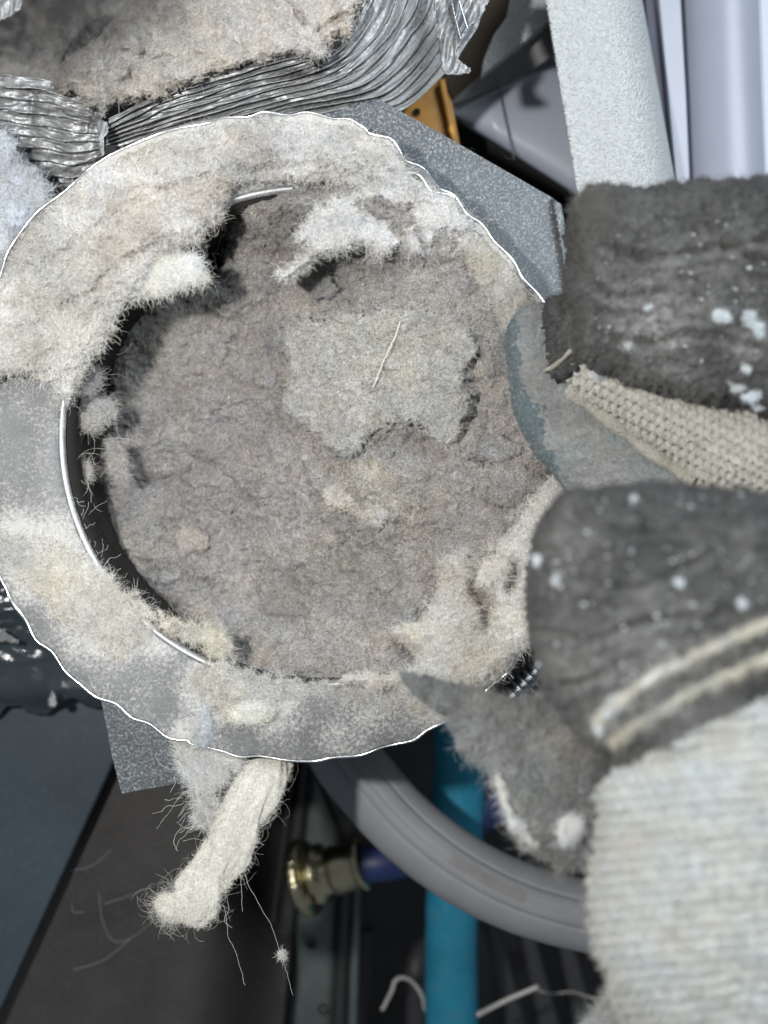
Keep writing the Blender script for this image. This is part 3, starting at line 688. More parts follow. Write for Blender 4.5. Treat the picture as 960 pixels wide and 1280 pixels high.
# ================================================================ FOIL DUCT (upper left)
FD = thing('foil_duct', 'crumpled corrugated aluminium foil duct crossing above the flange', 'foil duct', P(300, 60, -0.015))
def strip(name, inner, outer, zi, zo, nr, amp, mat, parent, nu=420, nv=150, seed=3, crum=0.0005, flip=False, skew=0.0):
    a = spline(inner, 12); b = spline(outer, 12)
    def rs(p, n):
        s = np.r_[0, np.cumsum(np.hypot(*np.diff(p, axis=0).T))]; q = np.linspace(0, s[-1], n)
        return np.stack([np.interp(q, s, p[:, 0]), np.interp(q, s, p[:, 1])], 1)
    a = rs(a, nu); b = rs(b, nu); v = np.linspace(0, 1, nv)[None, :]; u = np.linspace(0, 1, nu)[:, None]
    X = a[:, :1]*(1-v)+b[:, :1]*v; Y = a[:, 1:]*(1-v)+b[:, 1:]*v
    vw = v + (0.07 if nu > 300 else 0.035)*fbm(u*3.5+0*v, v*2.5+0*u, 1.0, 2, seed) + skew*u + 0.006*fbm(u*nu/18, v*3, 1.0, 2, seed+2)*(0.4 if nu < 300 else 1)
    ph = vw*nr; fr = ph-np.floor(ph); tri = np.where(fr < 0.72, fr/0.72, (1-fr)/0.28)
    ampl = 0.45+1.2*np.abs(fbm(u*(3.0 if nu > 300 else 1.0), v*9, 1.0, 2, seed+4))
    Z = zi+(zo-zi)*v + amp*ampl*(tri-0.5)
    Z += crum*fbm(u*4+0*v, v*14+0*u, 1.0, 2, seed+6, 0.5, True) + 0.00004*fbm(X, Y, 0.12, 2, seed+7)
    # short dents pressed across the ridges
    for k in range(12 if nu > 300 else 3):
        rr = random.Random(seed*100+k); cu, cv = rr.random(), rr.random()
        du = (u-cu)*14; dv = (v-cv)*7
        Z -= 0.0006*np.exp(-((du+dv*rr.uniform(-1, 1))**2*rr.uniform(2, 12)+dv**2))
    # wall leans: sideways shift of the ridge too
    k_ = amp*ampl*(tri-0.5)/ (W0/960)*0.6
    nx_ = b-a; nx_ /= np.linalg.norm(nx_, axis=1, keepdims=True)
    X2 = X+nx_[:, :1]*k_; Y2 = Y+nx_[:, 1:]*k_
    o = mk(name, PA(X2, Y2, Z).reshape(-1, 3), grid_faces(nu, nv) if flip else grid_faces(nu, nv)[:, ::-1], mat, parent, True)
    if np.mean([p.normal.z for p in list(o.data.polygons)[::997]]) < 0: o.data.flip_normals()
    o.modifiers.new('thick', 'SOLIDIFY').thickness = 0.00025
    return o
strip('corrugated_wall', [(136,150),(200,118),(300,85),(380,62),(415,30),(432,-20),(440,-70)], [(128,222),(200,206),(300,188),(400,160),(455,148),(508,134),(552,96),(580,60),(604,20),(618,-70)],
      -0.003, -0.018, 13, 0.0014, M['foil'], FD)
strip('torn_wall_section', [(-30,92),(20,96),(70,104),(126,128)], [(-30,232),(30,230),(90,236),(131,220)], -0.004, -0.020, 9, 0.0016, M['foil'], FD, 220, 110, 9, 0.0004)
# torn flaps of foil
def flap(name, poly, z, parent=FD, lift=0.003):
    poly = spline(poly, 4, True); x0, y0 = poly.min(0); x1, y1 = poly.max(0)
    X, Y = np.meshgrid(np.arange(x0, x1, 1.5), np.arange(y0, y1, 1.5), indexing='ij')
    d = sdf_poly(X, Y, poly)+1.2*perlin(X*0.2, Y*0.2, 8); m = d > 0
    Z = z+lift*0.5*fbm(X, Y, 0.02, 2, int(x0) % 50+60, 0.5)+lift*0.25*fbm(X+Y*0.3, Y*0.3, 0.07, 2, 6, 0.5, True)
    use = np.zeros(X.shape, bool); cell = m[:-1, :-1] & m[1:, :-1] & m[1:, 1:] & m[:-1, 1:]
    use[:-1, :-1] |= cell; use[1:, :-1] |= cell; use[1:, 1:] |= cell; use[:-1, 1:] |= cell
    idx = -np.ones(X.shape, int); idx[use] = np.arange(use.sum()); ci, cj = np.nonzero(cell)
    F = np.stack([idx[ci, cj+1], idx[ci+1, cj+1], idx[ci+1, cj], idx[ci, cj]], 1)
    o = mk(name, PA(X, Y, Z)[use], F, M['foil'], parent); o.modifiers.new('thick', 'SOLIDIFY').thickness = 0.0003
    return o
flap('torn_flap', [(562,-30),(568,10),(573,38),(577,52),(572,70),(590,90),(556,92),(548,60),(545,20),(540,-30)], -0.0045)
flap('torn_flap', [(570,-30),(616,-30),(606,15),(590,32),(585,37),(580,24),(574,4)], -0.001)
flap('torn_flap', [(-30,-30),(24,-30),(26,8),(18,18),(-4,28),(-30,40)], 0.022)
ptube('bright_crease', [(563,-10,-0.003),(567,14,-0.003),(572,34,-0.003),(576,50,-0.003)], 1.2, M['edge'], FD, ns=6)
ptube('bright_crease', [(574,2,0.0006),(580,22,0.0006),(585,37,0.0006)], 1.1, M['edge'], FD, ns=6)
ptube('bright_crease', [(122,155,-0.004),(129,160,-0.003),(131,166,-0.003),(127,172,-0.004)], 2.2, M['edge'], FD, ns=6)
flap('torn_flap', [(120,150),(134,152),(136,164),(130,176),(132,190),(126,196),(122,170)], -0.0025, FD, 0.001)
slab('torn_hole', [(129,183),(144,181),(146,190),(132,198)], -0.0024, 0.0004, M['gap'], FD, 0)

# small crumpled foil bits added as glints on the black film
for (pl, lab) in (([(-20,784),(2,786),(14,794),(24,800),(22,806),(10,804),(-20,800)], 'crumpled foil bit standing in for a glint at the left picture edge on the black film'), ([(60,872),(66,862),(70,872),(72,882),(64,886),(58,880)], 'tiny foil bit standing in for a glint on the lower fold of the black film')):
    tag(flap('foil_glint', pl, -0.040, None, 0.002), lab, 'foil glint')

# ================================================================ LINT
GB = (0.395, 0.375, 0.352)       # grey brown felt
LB = (0.64, 0.615, 0.575)        # pale beige felt
CR = (0.60, 0.575, 0.50)         # cream lint
TAN = (0.40, 0.34, 0.24)
def zin(X, Y):
    """surface of the wad inside the duct: deep at the left, up to the rim at the right"""
    r = np.hypot(X-IC[0], Y-IC[1])
    z = -0.030+0.024*sstep(230, 640, X-0.1*(Y-500)) + 0.014*sstep(730, 845, Y)*sstep(215, 320, X)*sstep(570, 470, X)
    z += 0.005*sstep(420, 240, Y) + 0.010*sstep(330, 235, Y)*sstep(640, 500, X)
    return z
LD = thing('lint_wad', 'grey brown felted lint wad blocking the round duct opening', 'lint', P(388, 546, -0.02))
clump('felted_lint', [(292,236),(360,226),(430,228),(520,262),(600,320),(650,400),(690,500),(690,620),(668,720),(640,800),(560,868),(470,866),(400,864),(330,858),(280,836),(236,800),(192,762),(148,722),(120,670),(112,610),(120,560),(130,500),(138,440),(152,395),(200,372),(262,350),(286,300)],
      zin, 0.006, 30, LD, 1.45, 13, 0.05, 0.0040, 0.011, 0.00055, GB,
      blobs=[(250,430,55,(0.33,0.29,0.23),.5),(470,620,50,(0.47,0.435,0.37),.5),(560,650,60,(0.33,0.29,0.25),.5),(372,598,9,(0.42,0.27,0.17),.35),(430,700,50,(0.30,0.28,0.22),.5),
             (620,360,60,(0.58,0.55,0.49),.7),(650,560,50,(0.52,0.47,0.43),.7),(200,600,80,(0.25,0.235,0.23),.6),(340,270,60,(0.27,0.25,0.225),.6),(455,600,22,(0.52,0.48,0.38),.4),
             (650,700,60,(0.44,0.40,0.35),.6),(430,828,50,(0.46,0.43,0.40),.5),(600,560,60,(0.50,0.46,0.42),.6),(640,480,40,(0.52,0.49,0.45),.7),(560,360,60,(0.46,0.44,0.41),.6),(520,300,50,(0.5,0.48,0.45),.6),(500,700,30,(0.33,0.30,0.25),.5),(300,640,60,(0.39,0.365,0.36),.6),(420,330,40,(0.36,0.34,0.32),.5),(300,520,60,(0.29,0.255,0.245),.5),(218,722,16,(0.40,0.39,0.38),.7)],
      lumps=[(470,620,60,0.004),(380,690,50,0.002),(560,700,50,0.003),(240,600,70,0.002),(610,440,40,0.002),(560,380,70,0.0015),(330,300,60,0.003),(520,760,60,0.002)],
      seed=3, hairs=12000, web=42000, hlen=(0.0005, 0.0024), hr=0.000018, warp=4,
      creases=[([(595,425),(592,470),(600,500)],9,0.003),([(330,480),(370,560),(400,640),(440,690)],4,0.0012),([(230,560),(290,600),(300,680)],4,0.0010),([(480,560),(540,555),(590,520)],10,0.003),
               ([(330,385),(400,350),(470,345),(560,330)],12,0.0025),([(480,690),(500,730),(470,780)],6,0.0014),([(620,480),(600,560),(620,620)],5,0.0012)])
# torn flakes and clots matted into the wad
fr_ = random.Random(12)
FLK = [(130,700,24),(165,742,26),(212,778,26),(262,812,24),(300,838,26),(122,640,16),(132,590,14),(350,846,22),(420,640,20),(456,640,30),(500,600,34),(540,640,36),(470,580,24),(575,600,30),(620,560,32),(640,610,34),(600,660,30),(520,690,26),(440,740,24),(480,770,22),(380,700,16),(330,640,18),(285,600,16),(250,560,22),(230,470,20),(270,430,22),(330,470,18),(330,300,26),(400,360,20),(600,400,30),(570,350,26),(630,450,26),(420,800,20),(560,560,24),(360,760,22),(300,740,20),(240,680,24),(190,640,22),(205,400,22),(405,670,14)]
for k, (fx_, fy_, fr2) in enumerate(FLK):
    pts = []
    for j in range(9):
        a = 2*PI*j/9; q = fr2*fr_.uniform(0.5, 1.25); pts.append((fx_+q*math.cos(a)*1.15, fy_+q*math.sin(a)*0.85))
    g = fr_.uniform(0.82, 1.22); tn = fr_.uniform(-0.012, 0.012)
    clump('lint_flake', pts, lambda X, Y: zin(X, Y)+0.0060+0.0006*math.sin(k*2.3), fr_.uniform(0.0009, 0.0024), fr_.uniform(6, 14), LD, 1.3, 7, 0.09, 0.0011, 0.04, 0.0004,
          (GB[0]*g+tn, GB[1]*g, GB[2]*g-tn), seed=300+k*3, hairs=int(fr2*12), hr=0.00002, edgehair=int(fr2*7))
clump('lint_flake', [(408,606),(436,600),(462,574),(496,590),(540,586),(528,616),(540,640),(500,640),(468,668),(440,644),(404,640)], lambda X, Y: zin(X, Y)+0.0072, 0.0026, 16, LD, 1.3, 12, 0.07, 0.0022, 0.035, 0.0005, (0.47,0.44,0.385),
      seed=520, hairs=1200, hr=0.00002, edgehair=500, colvar=0.4)
tag(clump('felt_patch', [(352,408),(372,395),(405,398),(440,392),(500,385),(548,390),(588,405),(596,440),(580,470),(588,500),(580,535),(565,552),(535,545),(505,528),(470,545),(430,575),(405,560),(388,540),(362,520),(350,500),(360,470),(350,440)],
      lambda X, Y: zin(X, Y)+0.0075, 0.0027, 12, None, 1.4, 13, 0.05, 0.0020, 0.02, 0.0004, (0.54,0.525,0.495), blobs=[(480,440,50,(0.44,0.41,0.31),.6),(400,530,35,(0.45,0.40,0.35),.6),(560,500,40,(0.37,0.37,0.36),.6),(380,430,30,(0.40,0.39,0.36),.6)],
      seed=4, hairs=4000, hr=0.00002, edgehair=900), 'paler grey felt patch lying in the middle of the lint wad', 'lint')
tag(clump('pale_lint_ridge', [(356,352),(345,343),(372,325),(385,312),(368,300),(378,280),(398,258),(430,240),(470,228),(520,228),(565,250),(590,280),(580,300),(556,290),(545,300),(538,320),(515,322),(500,310),(490,318),(470,322),(450,310),(425,318),(400,322),(380,338)],
      -0.0012, 0.0062, 12, None, 1.4, 7, 0.07, 0.0014, 0.03, 0.0005, (0.66,0.645,0.62), blobs=[(505,280,18,(0.50,0.38,0.27),.5),(400,290,30,(0.56,0.55,0.54),.7),(520,312,15,(0.50,0.49,0.48),.7),(385,330,25,(0.6,0.58,0.53),.6)],
      seed=6, hairs=3500, hr=0.00002, edgehair=1500, creases=[([(488,275),(500,300)],5,0.002),([(524,292),(534,318)],5,0.003),([(498,318),(503,300)],4,0.003)]), 'pale fluffy lint ridge hanging from the top of the duct opening', 'lint')
LU = thing('lint_blanket', 'thick pale beige lint blanket covering the upper half of the flange', 'lint', P(200, 260, 0.001))
clump('felted_lint', [(2,350),(28,296),(60,262),(110,222),(160,192),(230,166),(300,152),(380,150),(440,160),(490,186),(520,222),(560,256),(600,292),(640,338),(668,376),(655,420),(628,410),(596,352),(560,308),(520,276),(470,248),(430,232),(360,228),(300,232),(288,246),(280,262),(276,278),(258,288),(250,306),(226,312),(200,330),(186,345),(180,368),(160,376),(150,396),(140,420),(122,446),(104,470),(90,496),(82,508),(74,490),(60,478),(20,470),(-20,470),(-20,380)],
      0.0004, 0.0042, 46, LU, 1.45, 7, 0.07, 0.0036, 0.013, 0.00045, LB,
      blobs=[(80,420,60,CR,.7),(130,330,70,(0.54,0.50,0.44),.5),(330,190,60,(0.40,0.39,0.38),.6),(420,200,40,(0.45,0.44,0.41),.5),(610,320,40,(0.52,0.48,0.37),.6),(220,250,60,(0.46,0.40,0.33),.5),(60,330,40,(0.38,0.38,0.36),.6),(560,290,40,(0.52,0.51,0.50),.5),(180,290,30,(0.55,0.46,0.38),.5),(200,300,30,(0.56,0.55,0.54),.5),(300,260,40,(0.44,0.41,0.38),.5)],
      lumps=[(130,350,60,0.0035),(220,270,60,0.003),(90,440,40,0.003),(380,185,80,0.0012),(600,320,30,0.001)],
      seed=8, hairs=10000, web=34000, colvar=0.3, hlen=(0.0004, 0.0012), hr=0.00002, edgehair=4200,
      creases=[([(60,330),(110,290),(170,250),(260,220)],5,0.0015),([(50,400),(110,370),(150,330),(200,300)],5,0.0018),([(300,215),(400,205),(500,240)],5,0.0010),([(250,190),(330,172)],4,0.0008)])
tag(clump('lint_tongue', [(168,372),(186,346),(190,326),(212,318),(236,318),(250,322),(254,338),(262,350),(250,356),(232,358),(205,370),(182,372),(164,378)],
      0.0022, 0.0032, 14, None, 1.3, 4, 0.09, 0.0008, 0.04, 0.0004, (0.78,0.75,0.66), seed=12, hairs=2500, hr=0.00002, edgehair=700), 'cream lint tongue jutting over the dark gap at upper left of the opening', 'lint')
LL = thing('left_lint_drift', 'cream lint drift lying on the lower left of the flange', 'lint', P(90, 740, 0.001))
clump('felted_lint', [(-20,655),(20,668),(60,672),(98,690),(130,712),(150,728),(176,752),(196,770),(230,776),(262,784),(290,800),(296,822),(270,826),(240,806),(205,786),(186,776),(192,800),(170,812),(150,826),(120,812),(80,788),(40,752),(10,712),(-20,700)],
      -0.0003, 0.0017, 50, LL, 1.4, 22, 0.07, 0.0014, 0.02, 0.0005, (0.64,0.61,0.555), blobs=[(60,720,40,CR,.6),(150,760,50,(0.54,0.51,0.45),.6),(265,802,22,(0.60,0.57,0.45),.8),(20,690,30,(0.42,0.42,0.41),.7)],
      seed=14, hairs=9000, hr=0.00002, edgehair=2600)
LR = thing('right_lint_mound', 'broken pale lint mound on the lower right of the opening', 'lint', P(600, 740, 0.0))
clump('felted_lint', [(492,790),(505,778),(530,772),(545,740),(548,710),(560,692),(590,688),(620,680),(650,650),(676,610),(700,590),(716,640),(706,700),(690,760),(664,802),(645,822),(620,848),(560,880),(520,872),(470,860),(420,856),(440,842),(490,836),(520,826),(506,808)],
      0.0006, 0.0056, 22, LR, 1.4, 6, 0.06, 0.0018, 0.02, 0.0005, (0.66,0.63,0.575), blobs=[(510,795,26,(0.60,0.56,0.45),.8),(560,760,26,(0.54,0.55,0.55),.7),(580,730,30,(0.45,0.38,0.28),.6),(620,700,30,(0.57,0.54,0.50),.6),(600,840,60,(0.56,0.53,0.46),.7),(660,650,35,(0.54,0.52,0.48),.6),(600,760,25,(0.42,0.36,0.28),.5)],
      seed=16, hairs=9000, hr=0.00002, edgehair=2200,
      creases=[([(590,692),(606,702),(616,696)],9,0.008),([(600,714),(598,740),(606,760)],11,0.009),([(642,708),(638,732)],8,0.008),([(606,770),(602,784)],6,0.005),([(508,806),(520,816)],4,0.0025)])
clump('raised_lump', [(598,722),(606,706),(630,702),(634,712),(622,722),(612,732),(600,734)], 0.0050, 0.0022, 9, LR, 1.2, 3, 0.12, 0.0006, 0.06, 0.0003, (0.62,0.585,0.53), seed=17, hairs=600, edgehair=200, hr=0.00002)
tag(clump('dusty_lint_film', [(225,846),(250,832),(290,828),(330,842),(400,852),(500,856),(560,872),(580,880),(540,890),(450,884),(380,872),(348,880),(340,898),(300,912),(268,902),(240,872)],
      -0.0002, 0.0009, 30, None, 1.4, 16, 0.07, 0.0006, 0.03, 0.0003, (0.54,0.525,0.49), blobs=[(255,855,26,(0.54,0.50,0.44),.7)], seed=18, hairs=4000, hlen=(0.0003,0.001), hr=0.00002, edgehair=1500), 'thin beige lint film along the bottom of the opening rim', 'lint')
tag(clump('cream_lint_dab', [(284,890),(296,880),(320,878),(342,882),(344,894),(336,904),(312,907),(292,904)], 0.0010, 0.0016, 9, None, 1.2, 2.5, 0.09, 0.0004, 0.05, 0.0003, (0.64,0.62,0.54), seed=20, web=500, hairs=900, edgehair=250, hr=0.00002), 'small oval cream lint dab on the bottom of the flange', 'lint')
tag(clump('bluish_lint_smear', [(244,902),(252,886),(260,884),(264,905),(262,930),(250,934),(240,928)], 0.0010, 0.0012, 7, None, 1.2, 3, 0.09, 0.0005, 0.05, 0.0003, (0.50,0.515,0.52), seed=21, web=500, hairs=900, edgehair=300, hr=0.00002), 'bluish white lint smear at the bottom edge of the flange', 'lint')
tag(clump('corner_lint', [(-30,150),(0,158),(18,176),(26,200),(48,214),(66,236),(60,262),(30,300),(0,350),(-30,360)], -0.0085, 0.006, 30, None, 1.5, 6, 0.06, 0.0016, 0.02, 0.0005, (0.56,0.58,0.60), seed=22, hairs=4500, hr=0.00002, edgehair=900), 'bluish white lint mass at the left edge below the foil duct', 'lint')
# lint inside the foil duct
def zduct(X, Y):
    return -0.0035-0.022*sstep(95, -40, Y)*sstep(520, 150, X)-0.085*sstep(210, 10, X-0.0*Y+1.25*(Y-10))
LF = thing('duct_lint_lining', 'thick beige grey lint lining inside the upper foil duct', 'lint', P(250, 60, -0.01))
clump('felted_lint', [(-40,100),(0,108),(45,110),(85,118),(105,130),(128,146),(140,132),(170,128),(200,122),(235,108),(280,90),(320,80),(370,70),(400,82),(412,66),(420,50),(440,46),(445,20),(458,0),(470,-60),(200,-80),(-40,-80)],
      zduct, 0.0045, 20, LF, 1.5, 10, 0.07, 0.0038, 0.012, 0.0004, (0.62,0.58,0.53), blobs=[(240,80,90,(0.50,0.46,0.385),.5),(340,30,70,(0.45,0.42,0.40),.5),(80,100,60,(0.33,0.30,0.26),.6),(0,20,120,(0.03,0.027,0.025),1.0),(100,-10,90,(0.05,0.045,0.04),1.0),(190,-20,70,(0.12,0.11,0.10),.9)],  # near-black blobs paint the duct's inner shade into the upper left lint
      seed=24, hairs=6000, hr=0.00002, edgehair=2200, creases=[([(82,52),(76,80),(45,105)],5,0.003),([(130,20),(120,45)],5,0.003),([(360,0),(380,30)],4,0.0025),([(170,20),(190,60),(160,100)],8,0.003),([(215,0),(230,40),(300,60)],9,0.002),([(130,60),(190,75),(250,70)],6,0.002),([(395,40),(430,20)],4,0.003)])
# wisps inside the gap
for (nm, pl, z, lab, hh) in [('lint_wisp', [(92,492),(104,486),(122,500),(140,504),(146,520),(132,524),(122,540),(108,536),(94,520)], -0.010, 'lint wisp caught in the dark gap beside the left rim', 1500),
                         ('lint_wisp', [(134,560),(146,552),(150,570),(158,592),(150,600),(142,588)], -0.012, 'small pale lint tuft on the wad beside the dark left gap', 700),
                         ('lint_wisp', [(92,570),(100,576),(112,586),(110,600),(98,592),(90,584)], -0.012, 'tiny lint tuft in the darkest part of the left gap', 600),
                         ('lint_wisp', [(86,480),(104,470),(120,458),(124,472),(116,486),(100,492),(88,494)], -0.004, 'lint tuft hanging off the rim above the left gap', 800)]:
    tag(clump(nm, pl, z, 0.002, 9, None, 1.2, 7, 0.11, 0.0009, 0.05, 0.0004, (0.40,0.385,0.365), seed=len(lab), hairs=hh, edgehair=hh//2, hr=0.00002, hlen=(0.0006,0.003), warp=4), lab, 'lint')

# hanging strand and its tufts
LS = thing('lint_strand', 'fat cream lint strand hanging below the flange over the black cover', 'lint', P(280, 1050, -0.005))
sp_ = spline([(346,915,-0.009,22),(341,945,-0.006,25),(324,985,-0.001,31),(300,1026,0.0,31),(284,1060,0.0,29),(264,1088,0.0,28),(250,1112,0.001,28),(240,1132,0.001,27),(226,1146,0.001,20)], 16)
def strand(sp_, name, parent, ns=72, base=(0.74,0.725,0.67), seed=30, hairs=20000, amp=0.34):
    n = len(sp_); p = np.array([P(q[0], q[1], q[2]) for q in sp_]); tn = np.gradient(p, axis=0); tn /= np.linalg.norm(tn, axis=1, keepdims=True)
    sd = np.cross(tn, [0, 0, 1.0]); sd /= np.linalg.norm(sd, axis=1, keepdims=True); up = np.cross(sd, tn)
    a = np.linspace(0, 2*PI, ns, endpoint=False); A, I = np.meshgrid(a, np.arange(n)*1.0)
    r = sp_[:, 3]*W0/960*0.97
    e = np.minimum(np.arange(n)/8, (n-1-np.arange(n))/10); r = r*np.sqrt(np.clip(1-(1-np.clip(e, 0, 1))**2, 0, 1))
    cx = np.cos(A)*3; cy = np.sin(A)*3
    nz = fbm(cx+I*0.05+7, cy+I*0.09, 0.45, 5, seed, 0.55)+0.22*fbm(cx*1.7+I*0.35, cy*1.7-I*0.2, 1.3, 3, seed+4, 0.7)
    R = r[:, None]*(0.95+amp*nz+0.30*fbm(cx*0.5+I*0.06, cy*0.5, 1.0, 2, seed+9))
    v = p[:, None]+R[..., None]*(np.cos(A)[..., None]*sd[:, None]+0.55*np.sin(A)[..., None]*up[:, None])
    c = np.array(base)*(1+0.18*nz[..., None])+np.array([0.01, 0, -0.02])
    v = v.reshape(-1, 3); c = np.clip(c.reshape(-1, 3), 0, .85)
    o = mk(name, v, grid_faces(n, ns, True), M['cotton'], parent, True, c)
    rng = np.random.default_rng(seed); ids = rng.integers(0, len(v), hairs)
    cen = np.repeat(p, ns, 0); dr = (v[ids]-cen[ids]); dr /= np.linalg.norm(dr, axis=1, keepdims=True)+1e-9
    dr = dr*0.8+rng.normal(size=dr.shape)*0.8
    pth = curl(v[ids]-dr*0.0001, dr, 0.0004+0.0012*rng.random(hairs)**2, 5, 0.5, rng)
    hair('fibres', pth, 0.000012, M['fibre'], o, np.clip(c[ids]*1.08, 0, .9))
    ids = rng.integers(0, len(v), 420)[:420]; dr = (v[ids]-cen[ids]); dr /= np.linalg.norm(dr, axis=1, keepdims=True)+1e-9
    pth = curl(v[ids]-dr*0.0001, dr+rng.normal(size=dr.shape)*0.6, 0.002+0.006*rng.random(420)**2, 12, 0.3, rng)
    hair('long_fibres', pth, 0.000010, M['fibre'], o, np.clip(c[ids]*0.9, 0, .9))
    return o
strand(sp_, 'felted_lint', LS)
strand(spline([(226,1146,0.001,10),(216,1138,0.001,16),(206,1128,0.001,14),(200,1122,0.001,8)], 10), 'tip_lump', LS, 40, seed=33, hairs=2500)
tag(clump('lint_tuft', [(222,930),(238,932),(262,936),(300,948),(302,958),(276,960),(284,975),(268,985),(262,1000),(272,1020),(262,1032),(246,1024),(250,1000),(238,984),(234,962),(226,950)], -0.002, 0.002, 8, None, 1.2, 19, 0.08, 0.0014, 0.05, 0.0005, (0.60,0.595,0.58),
      seed=36, hairs=5000, edgehair=1800, hr=0.00002, hlen=(0.001,0.0045), warp=5), 'ragged greyish lint tuft beside the hanging cream strand', 'lint')
# loose long hairs around the strand and a small lint ball on a thread
def strands(name, specs, r, mat, parent=None, label=None, cat='fibres', wob=0.012):
    bm_p = []
    for pts in specs:
        s = spline(pts, 6) if len(pts) > 2 else np.array(pts, float)
        q = np.array([P(*x) for x in s]); q += RNG.normal(size=q.shape)*wob*0.001; bm_p.append(q)
    mx = max(len(q) for q in bm_p)
    arr = np.array([np.stack([np.interp(np.linspace(0, 1, mx), np.linspace(0, 1, len(q)), q[:, k]) for k in range(3)], 1) for q in bm_p])
    o = hair(name, arr, r, mat, parent)
    if label: tag(o, label, cat, None, 'stuff')
    return o
rr = random.Random(4); specs = []
for k in range(70):
    x, y = rr.uniform(228, 300), rr.uniform(950, 1040); z = rr.uniform(-0.004, 0.004); a = rr.uniform(1.2, 3.6); L_ = rr.uniform(20, 60); pts = [(x, y, z)]
    for i in range(4):
        a += rr.uniform(-0.7, 0.7); x += math.cos(a)*L_/4; y += math.sin(a)*L_/4; pts.append((x, y, z+rr.uniform(-.002, .002)))
    specs.append(pts)
specs += [[(275,1125,0),(282,1140,0),(285,1170,0),(294,1188,0),(302,1215,0),(306,1232,0)], [(268,1130,0),(264,1145,0),(262,1160,0)], [(280,1110,0),(286,1136,0),(280,1150,0),(290,1160,0)], [(300,1080,0),(302,1110,0),(303,1140,0)],
          [(300,1080,0),(318,1120,0),(340,1160,0),(352,1196,0),(360,1220,0),(366,1245,0)], [(320,1040,0),(332,1030,0),(345,1020,0)], [(318,1050,0),(330,1056,0)], [(225,1120,0),(205,1128,-.01),(185,1150,-.02)]]
strands('loose_fibres', specs, 0.000024, M['white_fibre'], None, 'loose curly fibres spraying out around the hanging lint strand', 'fibres', 0.05)
tag(clump('lint_ball', [(347,1190),(352,1186),(358,1192),(358,1200),(352,1202),(347,1198)], 0.0, 0.0012, 6, None, 1.0, 2, 0.2, 0.0004, 0.1, 0.0002, (0.6,0.59,0.56), seed=38, web=1, hairs=200, hr=0.00002), 'tiny lint ball dangling on a thread right of the strand', 'lint')
gapf = []
for k in range(30):
    x, y = rr.uniform(96, 150), rr.uniform(400, 650); z = -0.006; a = rr.uniform(0, 6.28); L_ = rr.uniform(15, 50); pts = [(x, y, z)]
    for i in range(4):
        a += rr.uniform(-0.6, 0.6); x += math.cos(a)*L_/4; y += math.sin(a)*L_/4; pts.append((x, y, z+rr.uniform(-.003, .002)))
    gapf.append(pts)
for k in range(26):
    a0 = rr.uniform(2.0, 2.9); x, y = 388+305*math.cos(a0), 546+305*math.sin(a0); z = -0.002; a = a0+PI+rr.uniform(-1, 1); L_ = rr.uniform(8, 30); pts = [(x, y, z)]
    for i in range(4):
        a += rr.uniform(-0.9, 0.9); x += math.cos(a)*L_/4; y += math.sin(a)*L_/4; pts.append((x, y, z+rr.uniform(-.001, .002)))
    gapf.append(pts)
strands('gap_fibres', gapf, 0.00002, M['white_fibre'], None, 'fine hairs bridging the dark gap along the left rim', 'fibres', 0.05)
top = zin
def onw(x, y, up=0.004):
    return float(zin(np.array([[x*1.0]]), np.array([[y*1.0]]))[0, 0])+0.006+up
lh = []
for pts in ([(500,402),(492,425),(482,445),(474,465),(466,485)], ):
    lh.append([(x, y, onw(x, y, 0.0062)) for x, y in pts])
strands('white_thread', lh, 0.00011, M['white_fibre'], None, 'single white thread lying across the pale felt patch', 'thread', 0.05)
strands('white_crumb', [[(281,493,onw(281,493,.0005)),(286,497,onw(281,493,.0015)),(290,510,onw(290,510,.001)),(302,519,onw(300,519,.0005))]], 0.00016, M['white_fibre'], None, 'short bent white thread on the left half of the lint wad', 'thread', 0.05)
surf = []
for k in range(170):
    x, y = rr.uniform(190, 660), rr.uniform(250, 830); a = rr.uniform(0, 6.28); L_ = rr.uniform(15, 70); pts = []
    for i in range(6):
        pts.append((x, y, onw(x, y, rr.uniform(-0.0012, 0.0012)))); a += rr.uniform(-0.55, 0.55); x += math.cos(a)*L_/5; y += math.sin(a)*L_/5
    surf.append(pts)
strands('dark_surface_hairs', surf[:70], 0.000024, M['dark_fibre'], None, 'fine dark hairs lying scattered over the lint wad', 'fibres', 0.1)
strands('pale_surface_hairs', surf[70:], 0.00002, M['white_fibre'], None, 'fine pale hairs lying scattered over the lint wad', 'fibres', 0.1)
# pale crumbs scattered over the wad
def crumbs(name, n, fx, zf_, mat, label, cat, r0, r1, seed):
    rg_ = random.Random(seed); V = []; F = []
    ico = bmesh.new(); bmesh.ops.create_icosphere(ico, subdivisions=1, radius=1); iv = [v.co.copy() for v in ico.verts]; ifc = [[v.index for v in f.verts] for f in ico.faces]; ico.free()
    for k in range(n):
        x, y = fx(rg_); z = zf_(x, y); r = rg_.uniform(r0, r1)*(0.5+rg_.random()); sx, sy = rg_.uniform(.6, 1.8), rg_.uniform(.6, 1.2); c = P(x, y, z); o_ = len(V)
        for v in iv:
            q = rg_.uniform(.6, 1.3); V.append((c[0]+v.x*r*sx*q, c[1]+v.y*r*sy*q, c[2]+v.z*r*q))
        F += [[i+o_ for i in f] for f in ifc]
    return tag(mk(name, V, F, mat), label, cat, None, 'stuff')
def fx_w(rg_):
    while True:
        a, r = rg_.uniform(0, 6.28), 300*math.sqrt(rg_.random()); x, y = IC[0]+r*math.cos(a), IC[1]+r*math.sin(a)
        if x > 150: return x, y
M['crumb'] = paint('pale_crumb', (0.5, 0.48, 0.44), 0.9, 0.2, 900)
